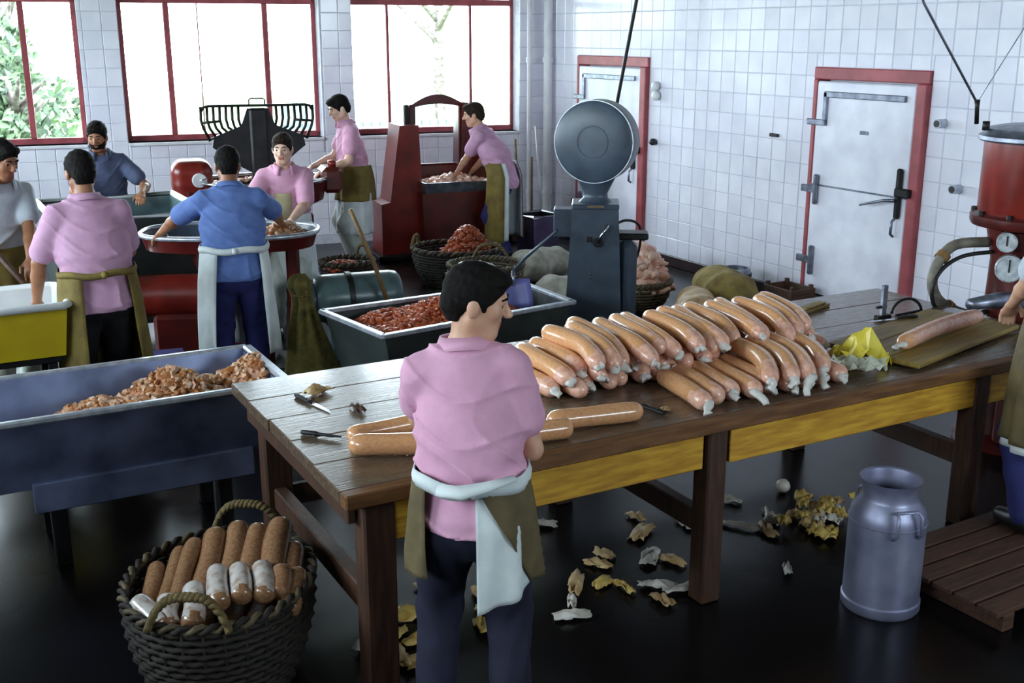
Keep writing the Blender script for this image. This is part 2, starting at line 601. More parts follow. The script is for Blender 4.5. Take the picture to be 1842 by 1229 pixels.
# ---- back wall with three windows: local u to the right, t away from the room, z up
wb = MB()
SILL, WTOP, TRAN, UTOP = 1.22, 2.66, 2.73, 3.3
WIN = [(-1.55, .80), (1.20, 3.30), (3.66, 5.66)]
wholes = [(a, b, SILL, UTOP) for a, b in WIN]
wall_boxes(wb, -3.9, 6.4, 0, CEIL, 0, .34, wholes)
wall_back = wb.build('wall_back', M_GROUT, None, None, BA, (0, 0, BANG))
struct(wall_back)
tile_wall(wall_back, -3.9, 6.03, .1, CEIL, wholes, lambda u, z: (-u if (-.4 < u < 6.05 and z < 2.9) else None), 300)
for k, (a, b) in enumerate(WIN):
    w = thing('window_%d' % (k + 1), ['tall window at the far left with greenery outside', 'wide blown-out window behind the slotted bowl cutter', 'bright window behind the red kneading machine'][k], 'window', BA, BANG)
    struct(w)
    muls = [[-.45, .27], [1.70, 2.74], [4.12, 5.12]][k]
    mw = (.03, .03, .016)[k]
    fw, f0, f1 = (.05, .05, .04)[k], .20, .26

    def fr(name, lo, hi, m=M_FRAME):
        return MB().box(lo, hi, None, .006).build(name, m, w)
    fr('window_frame', (a, f0, SILL), (b, f1, SILL + .06))
    fr('window_frame', (a, f0, WTOP), (b, f1, TRAN))
    fr('window_frame', (a, f0, UTOP - .05), (b, f1, UTOP))
    for q in (a, b - fw):
        fr('window_frame', (q, f0, SILL), (q + fw, f1, UTOP))
    for q in muls:
        fr('mullion', (q - mw, f0 - .01, SILL + .06), (q + mw, f1, WTOP))
        fr('mullion', (q - mw, f0, TRAN), (q + mw, f1, UTOP - .05))
    es = [a + fw] + muls + [b - fw]
    for e0, e1 in zip(es[:-1], es[1:]):
        for lo, hi in ((SILL + .06, WTOP), (TRAN, UTOP - .05)):
            MB().box((e0, f1 - .035, lo), (e1, f1 - .03, hi)).build('pane', PANE, w)
    MB().box((a, -.03, SILL - .035), (b, .2, SILL), None, .008).build('window_sill', M_PLASTER, w)
    if k == 1:      # narrow casement stay rods seen as thin lines in the middle pane
        MB().tube([(2.02, f0 - .01, SILL + .06), (2.02, f0 - .01, WTOP)], .008, 6).build('casement_bar', M_FRAME, w)
    R_ = Matrix.Rotation(BANG, 3, 'Z')
    for lo, hi in ((SILL, UTOP),):
        c = BA + R_ @ Vector(((a + b) / 2, .36, (lo + hi) / 2))
        portal(c, (math.pi / 2, 0, BANG + math.pi), b - a, hi - lo)

# ---- right wall with two cold-room doors: u runs towards the camera (u = 12 - y), t = x - RX
D1 = (9.71, 11.09)
D2 = (6.05, 7.29)
DOORS = [(D1[0], D1[1], .12, 2.11), (D2[0], D2[1], .10, 2.075)]
wr = MB()
wall_boxes(wr, 0, 12 - YN, 0, CEIL, 0, .3, [(12 - d[1], 12 - d[0], d[2], d[3]) for d in DOORS])
wall_right = wr.build('wall_right', M_GROUT, None, None, (RX, 12, 0), (0, 0, -math.pi / 2))
struct(wall_right)
tile_wall(wall_right, .22, 12 - YN, .1, CEIL, [(12 - d[1], 12 - d[0], d[2] - .02, d[3]) for d in DOORS],
          lambda u, z: (-u if (u < 7.6 and z < 2.75 and not (u > 7.2 and z < 1.0)) else None), 300)
for nm, p0, p1 in (('baseboard_right', (RX - .03, 7.29, 0), (RX, 9.71, .11)), ('baseboard_right', (RX - .03, YN, 0), (RX, 6.05, .11)), ('baseboard_right', (RX - .03, 11.09, 0), (RX, 11.8, .11))):
    struct(MB().box(p0, p1, None, .006).build(nm, M_SKIRT))


def door(n, y0, y1, z0, z1, label, big):
    d = struct(thing('door_%d' % n, label, 'door', (RX, (y0 + y1) / 2, 0)))
    h = (y1 - y0) / 2

    def bx(name, lo, hi, m, bev=.008, par=None):
        return MB().box(lo, hi, None, bev).build(name, m, par or d)
    bx('door_frame', (-.03, -h, z1 - .10), (.12, h, z1), M_FRAME)
    bx('door_frame', (-.06, -h, z0), (.12, -h + .10, z1 - .10), M_FRAME)
    bx('door_frame', (-.03, h - .05, z0), (.12, h, z1 - .10), M_FRAME)
    bx('backing_block', (.121, -h, z0), (.30, h, z1), M_DOOR, 0)  # block added behind the leaf to stop sky light leaking through the gap
    bx('threshold', (-.04, -h, 0), (.12, h, z0 + .02), M_SKIRT)
    leaf = bx('door_leaf', (-.035, -h + .115, z0 + .03), (.03, h - .055, z1 - .115), M_DOOR, .012)
    MB().box((-.04, -h + .115, z0 + .98), (-.034, h - .055, z0 + .995)).build('seam', M_STEEL, leaf)
    for zc in ((z1 - .42), (z0 + .95), (z0 + .33)):
        if zc == z1 - .42:
            continue
        hg = bx('hinge', (-.075, h - .16, zc - .13), (-.035, h - .115, zc + .13), M_STEEL, .012)
        MB().box((-.07, h - .13, zc - .03), (-.036, h + .03, zc + .03), None, .006).build('hinge_arm', M_STEEL, hg)
    # long strap across the top with a bent arm to the frame
    st = bx('strap_hinge', (-.06, -h + .2, z1 - .245), (-.035, h - .16, z1 - .195), M_STEEL, .006)
    MB().box((-.06, h - .2, z1 - .46), (-.035, h - .155, z1 - .2), None, .006).build('hinge_arm', M_STEEL, st)
    MB().box((-.065, h - .2, z1 - .48), (-.036, h + .02, z1 - .43), None, .006).build('hinge_arm', M_STEEL, st)
    ha = bx('latch', (-.075, -h + .16, z0 + .82), (-.035, -h + .215, z0 + 1.22), M_DKMETAL, .014)
    MB().box((-.1, -h + .05, z0 + 1.0), (-.05, -h + .2, z0 + 1.07), None, .01).build('latch_bolt', M_DKMETAL, ha)
    MB().tube([(-.09, -h + .19, z0 + .97), (-.13, -h + .26, z0 + .965), (-.14, -h + .5, z0 + .90)], [.016, .013, .009], 8).build('lever_handle', M_STEEL, ha, 60)
    MB().tube([(-.07, -h + .19, z0 + .82), (-.10, -h + .19, z0 + .80), (-.10, -h + .19, z0 + .70), (-.07, -h + .19, z0 + .68)], .012, 8).build('pull_grip', M_STEEL, ha, 60)
    return d


door(1, D1[0], D1[1], .12, 2.11, 'white cold-room door in red frame behind the dial scale', False)
dd2 = door(2, D2[0], D2[1], .10, 2.075, 'white cold-room door in red frame behind the sausage pile', True)
MB().box((-.042, -.05, 1.55), (-.035, .04, 1.58), None, .002).build('name_plate', M_STEEL, dd2)

# fittings on the right wall
for y, z, s, lab, m in ((9.55, 1.826, .05, 'upper white insulator knob on tiled wall beside the further door', M_WHITEP), (9.54, 1.731, .05, 'lower white insulator knob on tiled wall beside the further door', M_WHITEP),
                        (9.56, 1.258, .035, 'small black knob on tiled wall beside the further door', M_BLACK)):
    b = MB()
    b.lathe([(0, 0), (s * .7, 0), (s, .02), (s, .05), (s * .6, .07), (0, .075)], 14, Matrix.Translation((RX - .008, y, z)) @ Matrix.Rotation(-math.pi / 2, 4, 'Y'))
    tag(b.build('wall_fitting', m, None, 50), lab, 'knob')
b = MB().box((RX - .03, 7.70, 1.45), (RX - .008, 7.81, 1.48), None, .005)
tag(b.build('wall_plate', M_DKMETAL), 'small dark plate on tiled wall between the two doors', 'plate')
for y, z, lab in ((5.9, 1.693, 'upper pale pipe stub in the wall near the red filling machine'), (5.70, 1.221, 'lower pale pipe stub in the wall near the red filling machine')):
    b = MB().tube([(RX, y, z), (RX - .09, y, z)], .035, 12)
    s = b.build('pipe_stub', M_RIM, None, 50)
    tag(s, lab, 'pipe')
    MB().tube([(RX - .088, y, z), (RX - .094, y, z)], .026, 12).build('bore', M_BLACK, s)

# corner pipes
for dx, dy, r, lab in ((-.10, -.16, .05, 'thick white vertical pipe in the far corner'), (-.30, -.07, .028, 'thin white vertical pipe beside the thick corner pipe')):
    p = thing('corner_pipe', lab, 'pipe', (RX + dx, 11.78 + dy, 0))
    MB().tube([(0, 0, 0), (0, 0, CEIL)], r, 16).build('pipe', M_PLASTER, p, 50)
    for z in (.5, 2.05, 3.1):
        MB().lathe([(r, -.03), (r + .012, -.03), (r + .012, .03), (r, .03)], 16, Matrix.Translation((0, 0, z)), close=True).build('collar', M_PLASTER, p, 50)

# ---- walls outside the frame: left wall with big windows, and the wall behind the camera
LW = [(-.4, 2.0, 2.3, 3.4), (3.4, 7.0, 1.9, 3.4), (7.8, 11.8, 1.25, 3.4)]
wl = wall_boxes(MB(), YN, 13.6, 0, CEIL, 0, .3, LW)
wall_left = wl.build('wall_left', M_PLASTER, None, None, (XL, 0, 0), (0, 0, math.pi / 2))
struct(wall_left)
for k, (a, b, lo, hi) in enumerate(LW):
    w = struct(thing('window_%d' % (k + 4), None, None, (XL, 0, 0), math.pi / 2))
    for q in (a, (a * 2 + b) / 3, (a + 2 * b) / 3, b - .05):
        MB().box((q, .2, lo), (q + .05, .27, hi)).build('window_frame', M_FRAME, w)
    for z in (lo, hi - .06):
        MB().box((a, .2, z), (b, .27, z + .06)).build('window_frame', M_FRAME, w)
    MB().box((a, .235, lo), (b, .24, hi)).build('pane', PANE, w)
    portal((XL - .32, (a + b) / 2, (lo + hi) / 2), (math.pi / 2, 0, -math.pi / 2), b - a, hi - lo)
NW = (2.6, 5.6, 2.2, 3.4)  # unseen window, added behind the camera to light the table front
wn = wall_boxes(MB(), XL - .3, RX + .3, 0, CEIL, -.3, 0, [NW])
struct(wn.build('wall_near', M_PLASTERD, None, None, (0, YN, 0)))
w = struct(thing('window_7', None, None, (0, YN, 0)))
for q in (NW[0], (NW[0] + NW[1]) / 2, NW[1] - .05):
    MB().box((q, -.27, NW[2]), (q + .05, -.2, NW[3])).build('window_frame', M_FRAME, w)
for z in (NW[2], NW[3] - .06):
    MB().box((NW[0], -.27, z), (NW[1], -.2, z + .06)).build('window_frame', M_FRAME, w)
MB().box((NW[0], -.24, NW[2]), (NW[1], -.235, NW[3])).build('pane', PANE, w)
portal(((NW[0] + NW[1]) / 2, YN - .32, (NW[2] + NW[3]) / 2), (math.pi / 2, 0, 0), NW[1] - NW[0], NW[3] - NW[2])

# ------------------------------------------------------------------ people: bodies grown from distance fields
class Field:
    def __init__(self, lo, hi, h):
        self.h = h
        self.lo = np.array(lo, np.float32)
        n = np.ceil((np.array(hi) - np.array(lo)) / h).astype(int) + 1
        self.n = n
        self.v = np.full(n, 1.0, np.float32)
        self.ax = [self.lo[i] + h * np.arange(n[i], dtype=np.float32) for i in range(3)]

    def sub(self, lo, hi):
        i0 = np.clip(np.floor((np.array(lo) - self.lo) / self.h).astype(int), 0, self.n)
        i1 = np.clip(np.ceil((np.array(hi) - self.lo) / self.h).astype(int) + 1, 0, self.n)
        sl = tuple(slice(a, b) for a, b in zip(i0, i1))
        g = [self.ax[i][sl[i]] for i in range(3)]
        return sl, g[0][:, None, None], g[1][None, :, None], g[2][None, None, :]

    def merge(self, sl, d, k, op):
        a = self.v[sl]
        if op == 'add':
            if k > 0:
                h = np.maximum(k - np.abs(a - d), 0) / k
                r = np.minimum(a, d) - h * h * k * .25
            else:
                r = np.minimum(a, d)
        else:
            if k > 0:
                h = np.maximum(k - np.abs(a + d), 0) / k
                r = np.maximum(a, -d) + h * h * k * .25
            else:
                r = np.maximum(a, -d)
        self.v[sl] = r

    def cone(self, a, b, r1, r2, k=.02, ax=None, q=1.0, op='add'):
        """rounded cone a->b; widened by q along unit axis ax"""
        a, b = np.array(a, np.float32), np.array(b, np.float32)
        m = max(r1, r2) * max(q, 1) + k + 3 * self.h
        sl, X, Y, Z = self.sub(np.minimum(a, b) - m, np.maximum(a, b) + m)
        if 0 in self.v[sl].shape:
            return
        px, py, pz = X - a[0], Y - a[1], Z - a[2]
        ba = b - a
        if ax is not None and q != 1:
            ax = np.array(ax, np.float32)
            s = (px * ax[0] + py * ax[1] + pz * ax[2]) * (1 - 1 / q)
            px, py, pz = px - ax[0] * s, py - ax[1] * s, pz - ax[2] * s
            ba = ba - ax * (ba @ ax) * (1 - 1 / q)
        L2 = float(ba @ ba) + 1e-9
        t = np.clip((px * ba[0] + py * ba[1] + pz * ba[2]) / L2, 0, 1)
        d = np.sqrt((px - ba[0] * t) ** 2 + (py - ba[1] * t) ** 2 + (pz - ba[2] * t) ** 2) - (r1 + (r2 - r1) * t)
        self.merge(sl, d, k, op)

    def ell(self, c, r, R=None, k=.015, op='add'):
        """ellipsoid with axes given by rows of R"""
        c, r = np.array(c, np.float32), np.array(r, np.float32)
        m = r.max() + k + 3 * self.h
        sl, X, Y, Z = self.sub(c - m, c + m)
        if 0 in self.v[sl].shape:
            return
        px, py, pz = X - c[0], Y - c[1], Z - c[2]
        if R is not None:
            R = np.array(R, np.float32)
            px, py, pz = (R[0, 0] * px + R[0, 1] * py + R[0, 2] * pz, R[1, 0] * px + R[1, 1] * py + R[1, 2] * pz, R[2, 0] * px + R[2, 1] * py + R[2, 2] * pz)
        k0 = np.sqrt((px / r[0]) ** 2 + (py / r[1]) ** 2 + (pz / r[2]) ** 2) + 1e-6
        k1 = np.sqrt((px / r[0] ** 2) ** 2 + (py / r[1] ** 2) ** 2 + (pz / r[2] ** 2) ** 2) + 1e-6
        self.merge(sl, k0 * (k0 - 1) / k1, k, op)

    def plane_cut(self, p, n):
        """keep the side where (x-p).n < 0"""
        X, Y, Z = self.ax[0][:, None, None], self.ax[1][None, :, None], self.ax[2][None, None, :]
        self.v = np.maximum(self.v, (X - p[0]) * n[0] + (Y - p[1]) * n[1] + (Z - p[2]) * n[2]).astype(np.float32)

    def ripple(self, fn):
        X, Y, Z = self.ax[0][:, None, None], self.ax[1][None, :, None], self.ax[2][None, None, :]
        self.v = (self.v + fn(X, Y, Z)).astype(np.float32)

    def mesh(self, name):
        v = self.v
        v[0], v[-1] = 1, 1
        v[:, 0], v[:, -1] = 1, 1
        v[:, :, 0], v[:, :, -1] = 1, 1
        s = v < 0
        c = [s[i:s.shape[0] - 1 + i, j:s.shape[1] - 1 + j, k:s.shape[2] - 1 + k] for i in (0, 1) for j in (0, 1) for k in (0, 1)]
        tot = sum(x.astype(np.int8) for x in c)
        act = (tot > 0) & (tot < 8)
        I = np.argwhere(act)
        idx = np.full(act.shape, -1, np.int32)
        idx[act] = np.arange(len(I))
        corner = {(i, j, k): v[I[:, 0] + i, I[:, 1] + j, I[:, 2] + k] for i in (0, 1) for j in (0, 1) for k in (0, 1)}
        acc = np.zeros((len(I), 3), np.float32)
        cnt = np.zeros(len(I), np.float32)
        for a in corner:
            for d in range(3):
                if a[d] == 0:
                    b = list(a)
                    b[d] = 1
                    va, vb = corner[a], corner[tuple(b)]
                    x = (va < 0) != (vb < 0)
                    t = np.where(x, va / (va - vb + 1e-12), 0)
                    p = np.tile(np.array(a, np.float32), (len(I), 1))
                    p[:, d] = t
                    acc += p * x[:, None]
                    cnt += x
        P = (I + acc / cnt[:, None]) * self.h + self.lo
        quads = []
        for d in range(3):
            sl0, sl1 = [slice(None)] * 3, [slice(None)] * 3
            sl0[d], sl1[d] = slice(0, -1), slice(1, None)
            e = s[tuple(sl0)] != s[tuple(sl1)]
            E = np.argwhere(e)
            o1, o2 = (d + 1) % 3, (d + 2) % 3
            ok = (E[:, o1] > 0) & (E[:, o2] > 0) & (E[:, o1] < s.shape[o1] - 1) & (E[:, o2] < s.shape[o2] - 1)
            E = E[ok]
            inside = s[E[:, 0], E[:, 1], E[:, 2]]
            q = []
            for da, db in ((1, 1), (0, 1), (0, 0), (1, 0)):
                T = E.copy()
                T[:, o1] -= da
                T[:, o2] -= db
                q.append(idx[T[:, 0], T[:, 1], T[:, 2]])
            q = np.stack(q, 1)
            q[~inside] = q[~inside][:, ::-1]
            quads.append(q)
        Q = np.vstack(quads)
        Q = Q[(Q >= 0).all(1)]
        me = bpy.data.meshes.new(name)
        me.vertices.add(len(P))
        me.vertices.foreach_set('co', P.astype(np.float32).ravel())
        me.loops.add(Q.size)
        me.loops.foreach_set('vertex_index', Q.ravel().astype(np.int32))
        me.polygons.add(len(Q))
        me.polygons.foreach_set('loop_start', np.arange(0, Q.size, 4, dtype=np.int32))
        me.polygons.foreach_set('use_smooth', np.ones(len(Q), bool))
        me.update()
        return me, P, Q


def rotz(a):
    c, s = math.cos(a), math.sin(a)
    return np.array([[c, -s, 0], [s, c, 0], [0, 0, 1.0]])


def rotx(a):
    c, s = math.cos(a), math.sin(a)
    return np.array([[1.0, 0, 0], [0, c, -s], [0, s, c]])


def roty(a):
    c, s = math.cos(a), math.sin(a)
    return np.array([[c, 0, s], [0, 1.0, 0], [-s, 0, c]])


def nrm(v):
    v = np.array(v, float)
    return v / (np.linalg.norm(v) + 1e-9)


def ik(S, T, l1, l2, pole):
    S, T = np.array(S, float), np.array(T, float)
    d = T - S
    L = np.linalg.norm(d)
    if L > (l1 + l2) * .995:
        d = d / L * (l1 + l2) * .995
        L = (l1 + l2) * .995
        T = S + d
    u = d / L
    a = (l1 * l1 - l2 * l2 + L * L) / (2 * L)
    h = math.sqrt(max(l1 * l1 - a * a, 0))
    p = np.array(pole, float)
    p = nrm(p - u * (p @ u))
    return S + u * a + p * h, T


M_HAIR = mat('dark_hair', (22, 17, 15), .8, (12, 10, 9), 60, bump=.4, bscale=160, spec=.15)
M_HAIRB = mat('dark_brown_hair', (50, 38, 30), .8, (32, 24, 18), 60, bump=.4, bscale=160, spec=.15)
M_SKIN = mat('light_skin', (206, 160, 132), .5, (186, 136, 110), 12, bump=.05, bscale=60)
M_SKINT = mat('tanned_skin', (160, 108, 78), .5, (138, 90, 62), 12, bump=.05, bscale=60)
M_SKINP = mat('pale_skin', (222, 184, 164), .5, (204, 160, 138), 12, bump=.05, bscale=60)
M_LIP = mat('lips', (168, 98, 86), .45)
M_EYEW = mat('eye_white', (214, 208, 202), .25)
M_EYED = mat('eye_dark', (30, 20, 16), .2)
M_PINK = mat('pink_shirt', (214, 160, 186), .85, (204, 150, 176), 14, bump=.15, bscale=90)
M_PINKL = mat('lilac_pink_shirt', (196, 152, 180), .85, (184, 140, 168), 14, bump=.15, bscale=90)
M_BLUE = mat('blue_shirt', (98, 124, 184), .85, (84, 108, 168), 14, bump=.15, bscale=90)
M_BLUEG = mat('slate_blue_shirt', (84, 92, 122), .85, (70, 78, 106), 14, bump=.15, bscale=90)
M_WHITES = mat('white_shirt', (190, 198, 206), .85, (174, 182, 192), 14, bump=.15, bscale=90)
M_NAVY = mat('navy_trousers', (22, 23, 48), .85, (16, 17, 38), 10, bump=.15, bscale=90)
M_NAVYB = mat('blue_trousers', (40, 44, 104), .85, (30, 32, 84), 10, bump=.15, bscale=90)
M_DKTRO = mat('black_trousers', (26, 22, 28), .85, (18, 15, 20), 10, bump=.15, bscale=90)
M_WTRO = mat('white_trousers', (196, 202, 196), .85, (176, 184, 176), 10, bump=.15, bscale=90)
M_APBR = mat('brown_apron', (104, 90, 58), .8, (82, 70, 44), 10, bump=.15, bscale=80)
M_APOL = mat('olive_apron', (122, 104, 44), .8, (98, 82, 36), 10, bump=.15, bscale=80)
M_APWH = mat('white_apron', (216, 222, 222), .8, (198, 206, 208), 10, bump=.15, bscale=80)
M_SHOE = mat('black_boots', (24, 22, 24), .4)


def person(label, loc, yaw, h=1.74, lean=0.1, side=0.0, twist=0.0, head=(0, 0, 0), handR=None, handL=None, poleR=(.6, -.8, -.3), poleL=(-.6, -.8, -.3),
           feet=((.11, 0.02), (-.11, -.02)), skin=None, hair=None, shirt=None, trousers=None, sleeve=.8, tail=-.10, voxel=.008, beard=False,
           build=1.0, hip_shift=(0, 0), fold=.008, apron=None, palmR=None, palmL=None, collar=True, pelvis_z=.92, shoes=True):
    """yaw: 0 faces +Y; hands are world positions of the wrist"""
    s = h / 1.74
    root = thing('person', label, 'person', (loc[0], loc[1], loc[2] if len(loc) > 2 else 0), yaw)
    Rw = rotz(yaw)

    def loc_of(w):
        return Rw.T @ (np.array(w, float) - np.array([loc[0], loc[1], loc[2] if len(loc) > 2 else 0]))
    up = np.array([0, 0, 1.0])
    # ---- skeleton
    pel = np.array([hip_shift[0], hip_shift[1], pelvis_z * s])
    R1 = roty(side * .5) @ rotx(-lean * .6)
    R2 = roty(side) @ rotx(-lean * 1.15) @ rotz(twist)
    wa = pel + R1 @ (up * .13 * s)
    ch = wa + R2 @ (up * .19 * s)
    ne = ch + R2 @ (up * .215 * s)
    rx = R2 @ np.array([1.0, 0, 0])
    rxp = R1 @ np.array([1.0, 0, 0])
    fw = R2 @ np.array([0, 1.0, 0])
    bw = build
    shR = ch + R2 @ (np.array([.168 * bw, -.005, .150]) * s)
    shL = ch + R2 @ (np.array([-.168 * bw, -.005, .150]) * s)
    Rh = rotz(head[0]) @ rotx(-head[1]) @ roty(head[2])
    hb = ne + nrm(R2 @ up * .6 + Rh @ (up * .4)) * .075 * s
    hc = hb + Rh @ (np.array([0, .015, .10]) * s)

    def H(x, y, z):
        return hc + Rh @ (np.array([x, y, z]) * s)
    hipR, hipL = pel + rxp * .09 * s - up * .03 * s, pel - rxp * .09 * s - up * .03 * s
    legs = []
    for hp, ft in ((hipR, feet[0]), (hipL, feet[1])):
        an = np.array([ft[0], ft[1], .09 * s])
        kn, an = ik(hp, an, .43 * s, .42 * s, (ft[0] * .6, 1, 0))
        legs.append((hp, kn, an))
    arms = []
    for sh, tgt, pole, sg in ((shR, handR, poleR, 1), (shL, handL, poleL, -1)):
        T = loc_of(tgt) if tgt is not None else sh + np.array([sg * .08, .05, -.5]) * s
        el, wr_ = ik(sh, T, .29 * s, .255 * s, pole)
        arms.append((sh, el, wr_, sg))
    allp = np.array([pel, ne, H(0, 0, .13)] + [p for l in legs for p in l] + [p for a in arms for p in a[:3]])
    lo, hi = allp.min(0) - .26, allp.max(0) + .26
    lo[2] = -.03
    # ---- body
    F = Field(lo, hi, voxel)
    F.cone(pel - up * .03 * s, wa, .115 * s, .100 * s, .03, rxp, 1.38 * bw)
    F.cone(wa, ch, .100 * s, .110 * s, .04, rx, 1.40 * bw)
    F.cone(ch, ch + (ne - ch) * .62, .112 * s, .085 * s, .04, rx, 1.5 * bw)
    F.cone(ch + (ne - ch) * .55, ne, .07 * s, .055 * s, .05, rx, 1.5)
    for sh, el, wr_, sg in arms:
        F.cone(ne - (ne - ch) * .28, sh, .052 * s, .050 * s, .05)
        F.cone(sh, el, .050 * s, .040 * s, .02)
        F.cone(el, el + (wr_ - el) * .35, .039 * s, .041 * s, .012)
        F.cone(el + (wr_ - el) * .35, wr_, .041 * s, .026 * s, .012)
        f = nrm(wr_ - el)
        pn = np.array([0, 0, -1.0])
        pal = palmR if sg > 0 else palmL
        if pal is not None:
            pn = nrm(Rw.T @ np.array(pal, float))
        f = nrm(f * .8 + np.array([0, 0, -.15]))
        lat = nrm(np.cross(f, pn))           # to one side of the hand
        pn = np.cross(lat, f)
        th = -sg * 1.0
        latr = lat if (lat @ rx) > 0 else -lat
        kn = wr_ + f * .085 * s
        F.cone(wr_ + f * .015, kn, .019 * s, .020 * s, .012, lat, 1.9)
        for i, (o, l1, l2) in enumerate(((-.032, .030, .026), (-.011, .036, .032), (.011, .040, .034), (.032, .036, .030))):
            oo = latr * o * (-th) * -1
            b0 = kn + latr * (o * th) * s
            d1 = nrm(f + pn * .35)
            d2 = nrm(f + pn * 1.1)
            m1 = b0 + d1 * l1 * s
            F.cone(b0 - f * .01, m1, .0105, .0100, .004)
            F.cone(m1, m1 + d2 * l2 * s, .0100, .0090, .004)
        t0 = wr_ + f * .03 * s + latr * (.03 * th) * s
        t1 = t0 + nrm(f * .8 + latr * th * .8 + pn * .3) * .04 * s
        F.cone(t0, t1, .014, .012, .008)
        F.cone(t1, t1 + nrm(f + latr * th * .2 + pn * .4) * .032 * s, .012, .0095, .005)
    for hp, kn, an in legs:
        F.cone(hp, kn, .085 * s, .055 * s, .03)
        F.cone(kn, kn + (an - kn) * .35, .055 * s, .055 * s, .02)
        F.cone(kn + (an - kn) * .35, an, .055 * s, .036 * s, .02)
        F.cone(an - up * .04 * s, an + np.array([0, .14, -.055]) * s, .038 * s, .030 * s, .02)
    # neck and head
    F.cone(ne - R2 @ up * .03 * s, H(0, -.02, -.04), .060 * s, .052 * s, .03)
    F.ell(H(0, -.012, .035), np.array([.075, .096, .086]) * s, Rh.T, .02)
    F.ell(H(0, .028, -.025), np.array([.060, .064, .088]) * s, Rh.T, .03)
    F.cone(H(-.012, .062, -.092), H(.012, .062, -.092), .024 * s, .024 * s, .025)
    for sg in (-1, 1):
        F.cone(H(sg * .047, .0, -.055), H(sg * .02, .055, -.09), .024 * s, .022 * s, .025)
        F.ell(H(sg * .034, .066, -.016), np.array([.024, .022, .022]) * s, Rh.T, .02)
        F.ell(H(sg * .031, .099, .010), np.array([.017, .014, .011]) * s, Rh.T, .012, 'sub')
        F.ell(H(sg * .078, -.006, -.008), np.array([.010, .022, .033]) * s, Rh.T, .008)
        F.ell(H(sg * .012, .104, -.026), np.array([.009, .010, .008]) * s, Rh.T, .006)
    F.cone(H(-.034, .083, .028), H(.034, .083, .028), .012 * s, .012 * s, .02)
    F.cone(H(0, .088, .018), H(0, .116, -.022), .008 * s, .0125 * s, .012)
    F.cone(H(-.018, .086, -.052), H(.018, .086, -.052), .0075 * s, .0075 * s, .008)
    F.cone(H(-.016, .084, -.066), H(.016, .084, -.066), .008 * s, .008 * s, .008)
    me, P, Q = F.mesh('body')
    me.materials.append(skin or M_SKIN)
    me.materials.append(M_LIP)
    cen = P[Q].mean(1)
    hl = (cen - hc) @ Rh / s
    lipf = (np.abs(hl[:, 0]) < .024) & (hl[:, 1] > .078) & (hl[:, 2] > -.074) & (hl[:, 2] < -.045)
    mi = lipf.astype(np.int32)
    me.polygons.foreach_set('material_index', mi)
    body = link('body', me, root)
    for sg in (-1, 1):
        e = MB()
        vs, fs = ICO[2]
        Mx = Matrix(Rh.tolist())
        c = Vector(H(sg * .031, .0775, .008).tolist())
        e.add([tuple(c + Mx @ (Vector(p) * .0120 * s)) for p in vs], fs)
        e.mi = [1 if sum(vs[i][1] for i in f) / 3 > .66 else 0 for f in fs]
        e.build('eye', [M_EYEW, M_EYED], body, True)
        MB().tube([H(sg * .012, .097, .030), H(sg * .030, .097, .036), H(sg * .050, .082, .031)], [.004 * s, .0045 * s, .003 * s], 6).build('eyebrow', hair or M_HAIR, body, True)
    # ---- hair
    hF = Field(H(0, 0, 0) - .2, H(0, 0, 0) + .2, .006)
    hF.ell(H(0, -.014, .042), np.array([.085, .107, .094]) * s, Rh.T, 0)
    hF.cone(H(0, -.075, -.02), H(0, -.06, -.05), .045 * s, .04 * s, .03, Rh @ np.array([1.0, 0, 0]), 1.35)
    for sg in (-1, 1):
        hF.ell(H(sg * .070, .022, .0), np.array([.012, .016, .03]) * s, Rh.T, .01)
    hF.ell(H(0, .06, .09), np.array([.06, .045, .028]) * s, Rh.T, .02)
    hF.ripple(lambda X, Y, Z: .0016 * np.sin(X * 210 + 2 * np.sin(Y * 60)) * np.sin(Y * 90 + Z * 60) + .0012 * np.sin(Z * 190 + X * 60))
    hF.ell(H(0, .10, -.03), np.array([.078, .085, .088]) * s, Rh.T, .01, 'sub')
    for sg in (-1, 1):
        hF.ell(H(sg * .092, .006, -.028), np.array([.032, .040, .036]) * s, Rh.T, .008, 'sub')
    hF.plane_cut(H(0, -.02, -.065), Rh @ np.array([0, .15, -1.0]))
    hm, _, _ = hF.mesh('hair')
    hm.materials.append(hair or M_HAIR)
    link('hair', hm, root)
    if beard:
        bF = Field(H(0, 0, 0) - .2, H(0, 0, 0) + .2, .006)
        bF.ell(H(0, .028, -.045), np.array([.068, .074, .082]) * s, Rh.T, 0)
        bF.ell(H(0, .09, -.058), np.array([.018, .05, .006]) * s, Rh.T, .003, 'sub')
        bF.plane_cut(H(0, .06, -.036), Rh @ np.array([0, .25, 1.0]))
        bF.plane_cut(H(0, -.02, -.06), Rh @ np.array([0, -1.0, .2]))
        bm, _, _ = bF.mesh('beard')
        bm.materials.append(hair or M_HAIR)
        link('beard', bm, root)
    # ---- shirt
    S = Field(lo, hi, voxel)
    hem = pel + up * tail * s
    S.cone(hem, wa, .156 * s, .126 * s, .03, rxp, 1.32 * bw)
    bl = wa + (ch - wa) * .42
    S.cone(wa + (ch - wa) * .2, bl, .128 * s, .139 * s, .03, rx, 1.36 * bw)
    S.cone(bl, ch, .139 * s, .130 * s, .05, rx, 1.36 * bw)
    S.cone(ch, ch + (ne - ch) * .62, .130 * s, .102 * s, .04, rx, 1.5 * bw)
    S.cone(ch + (ne - ch) * .5, ne - (ne - ch) * .05, .09 * s, .068 * s, .05, rx, 1.45)
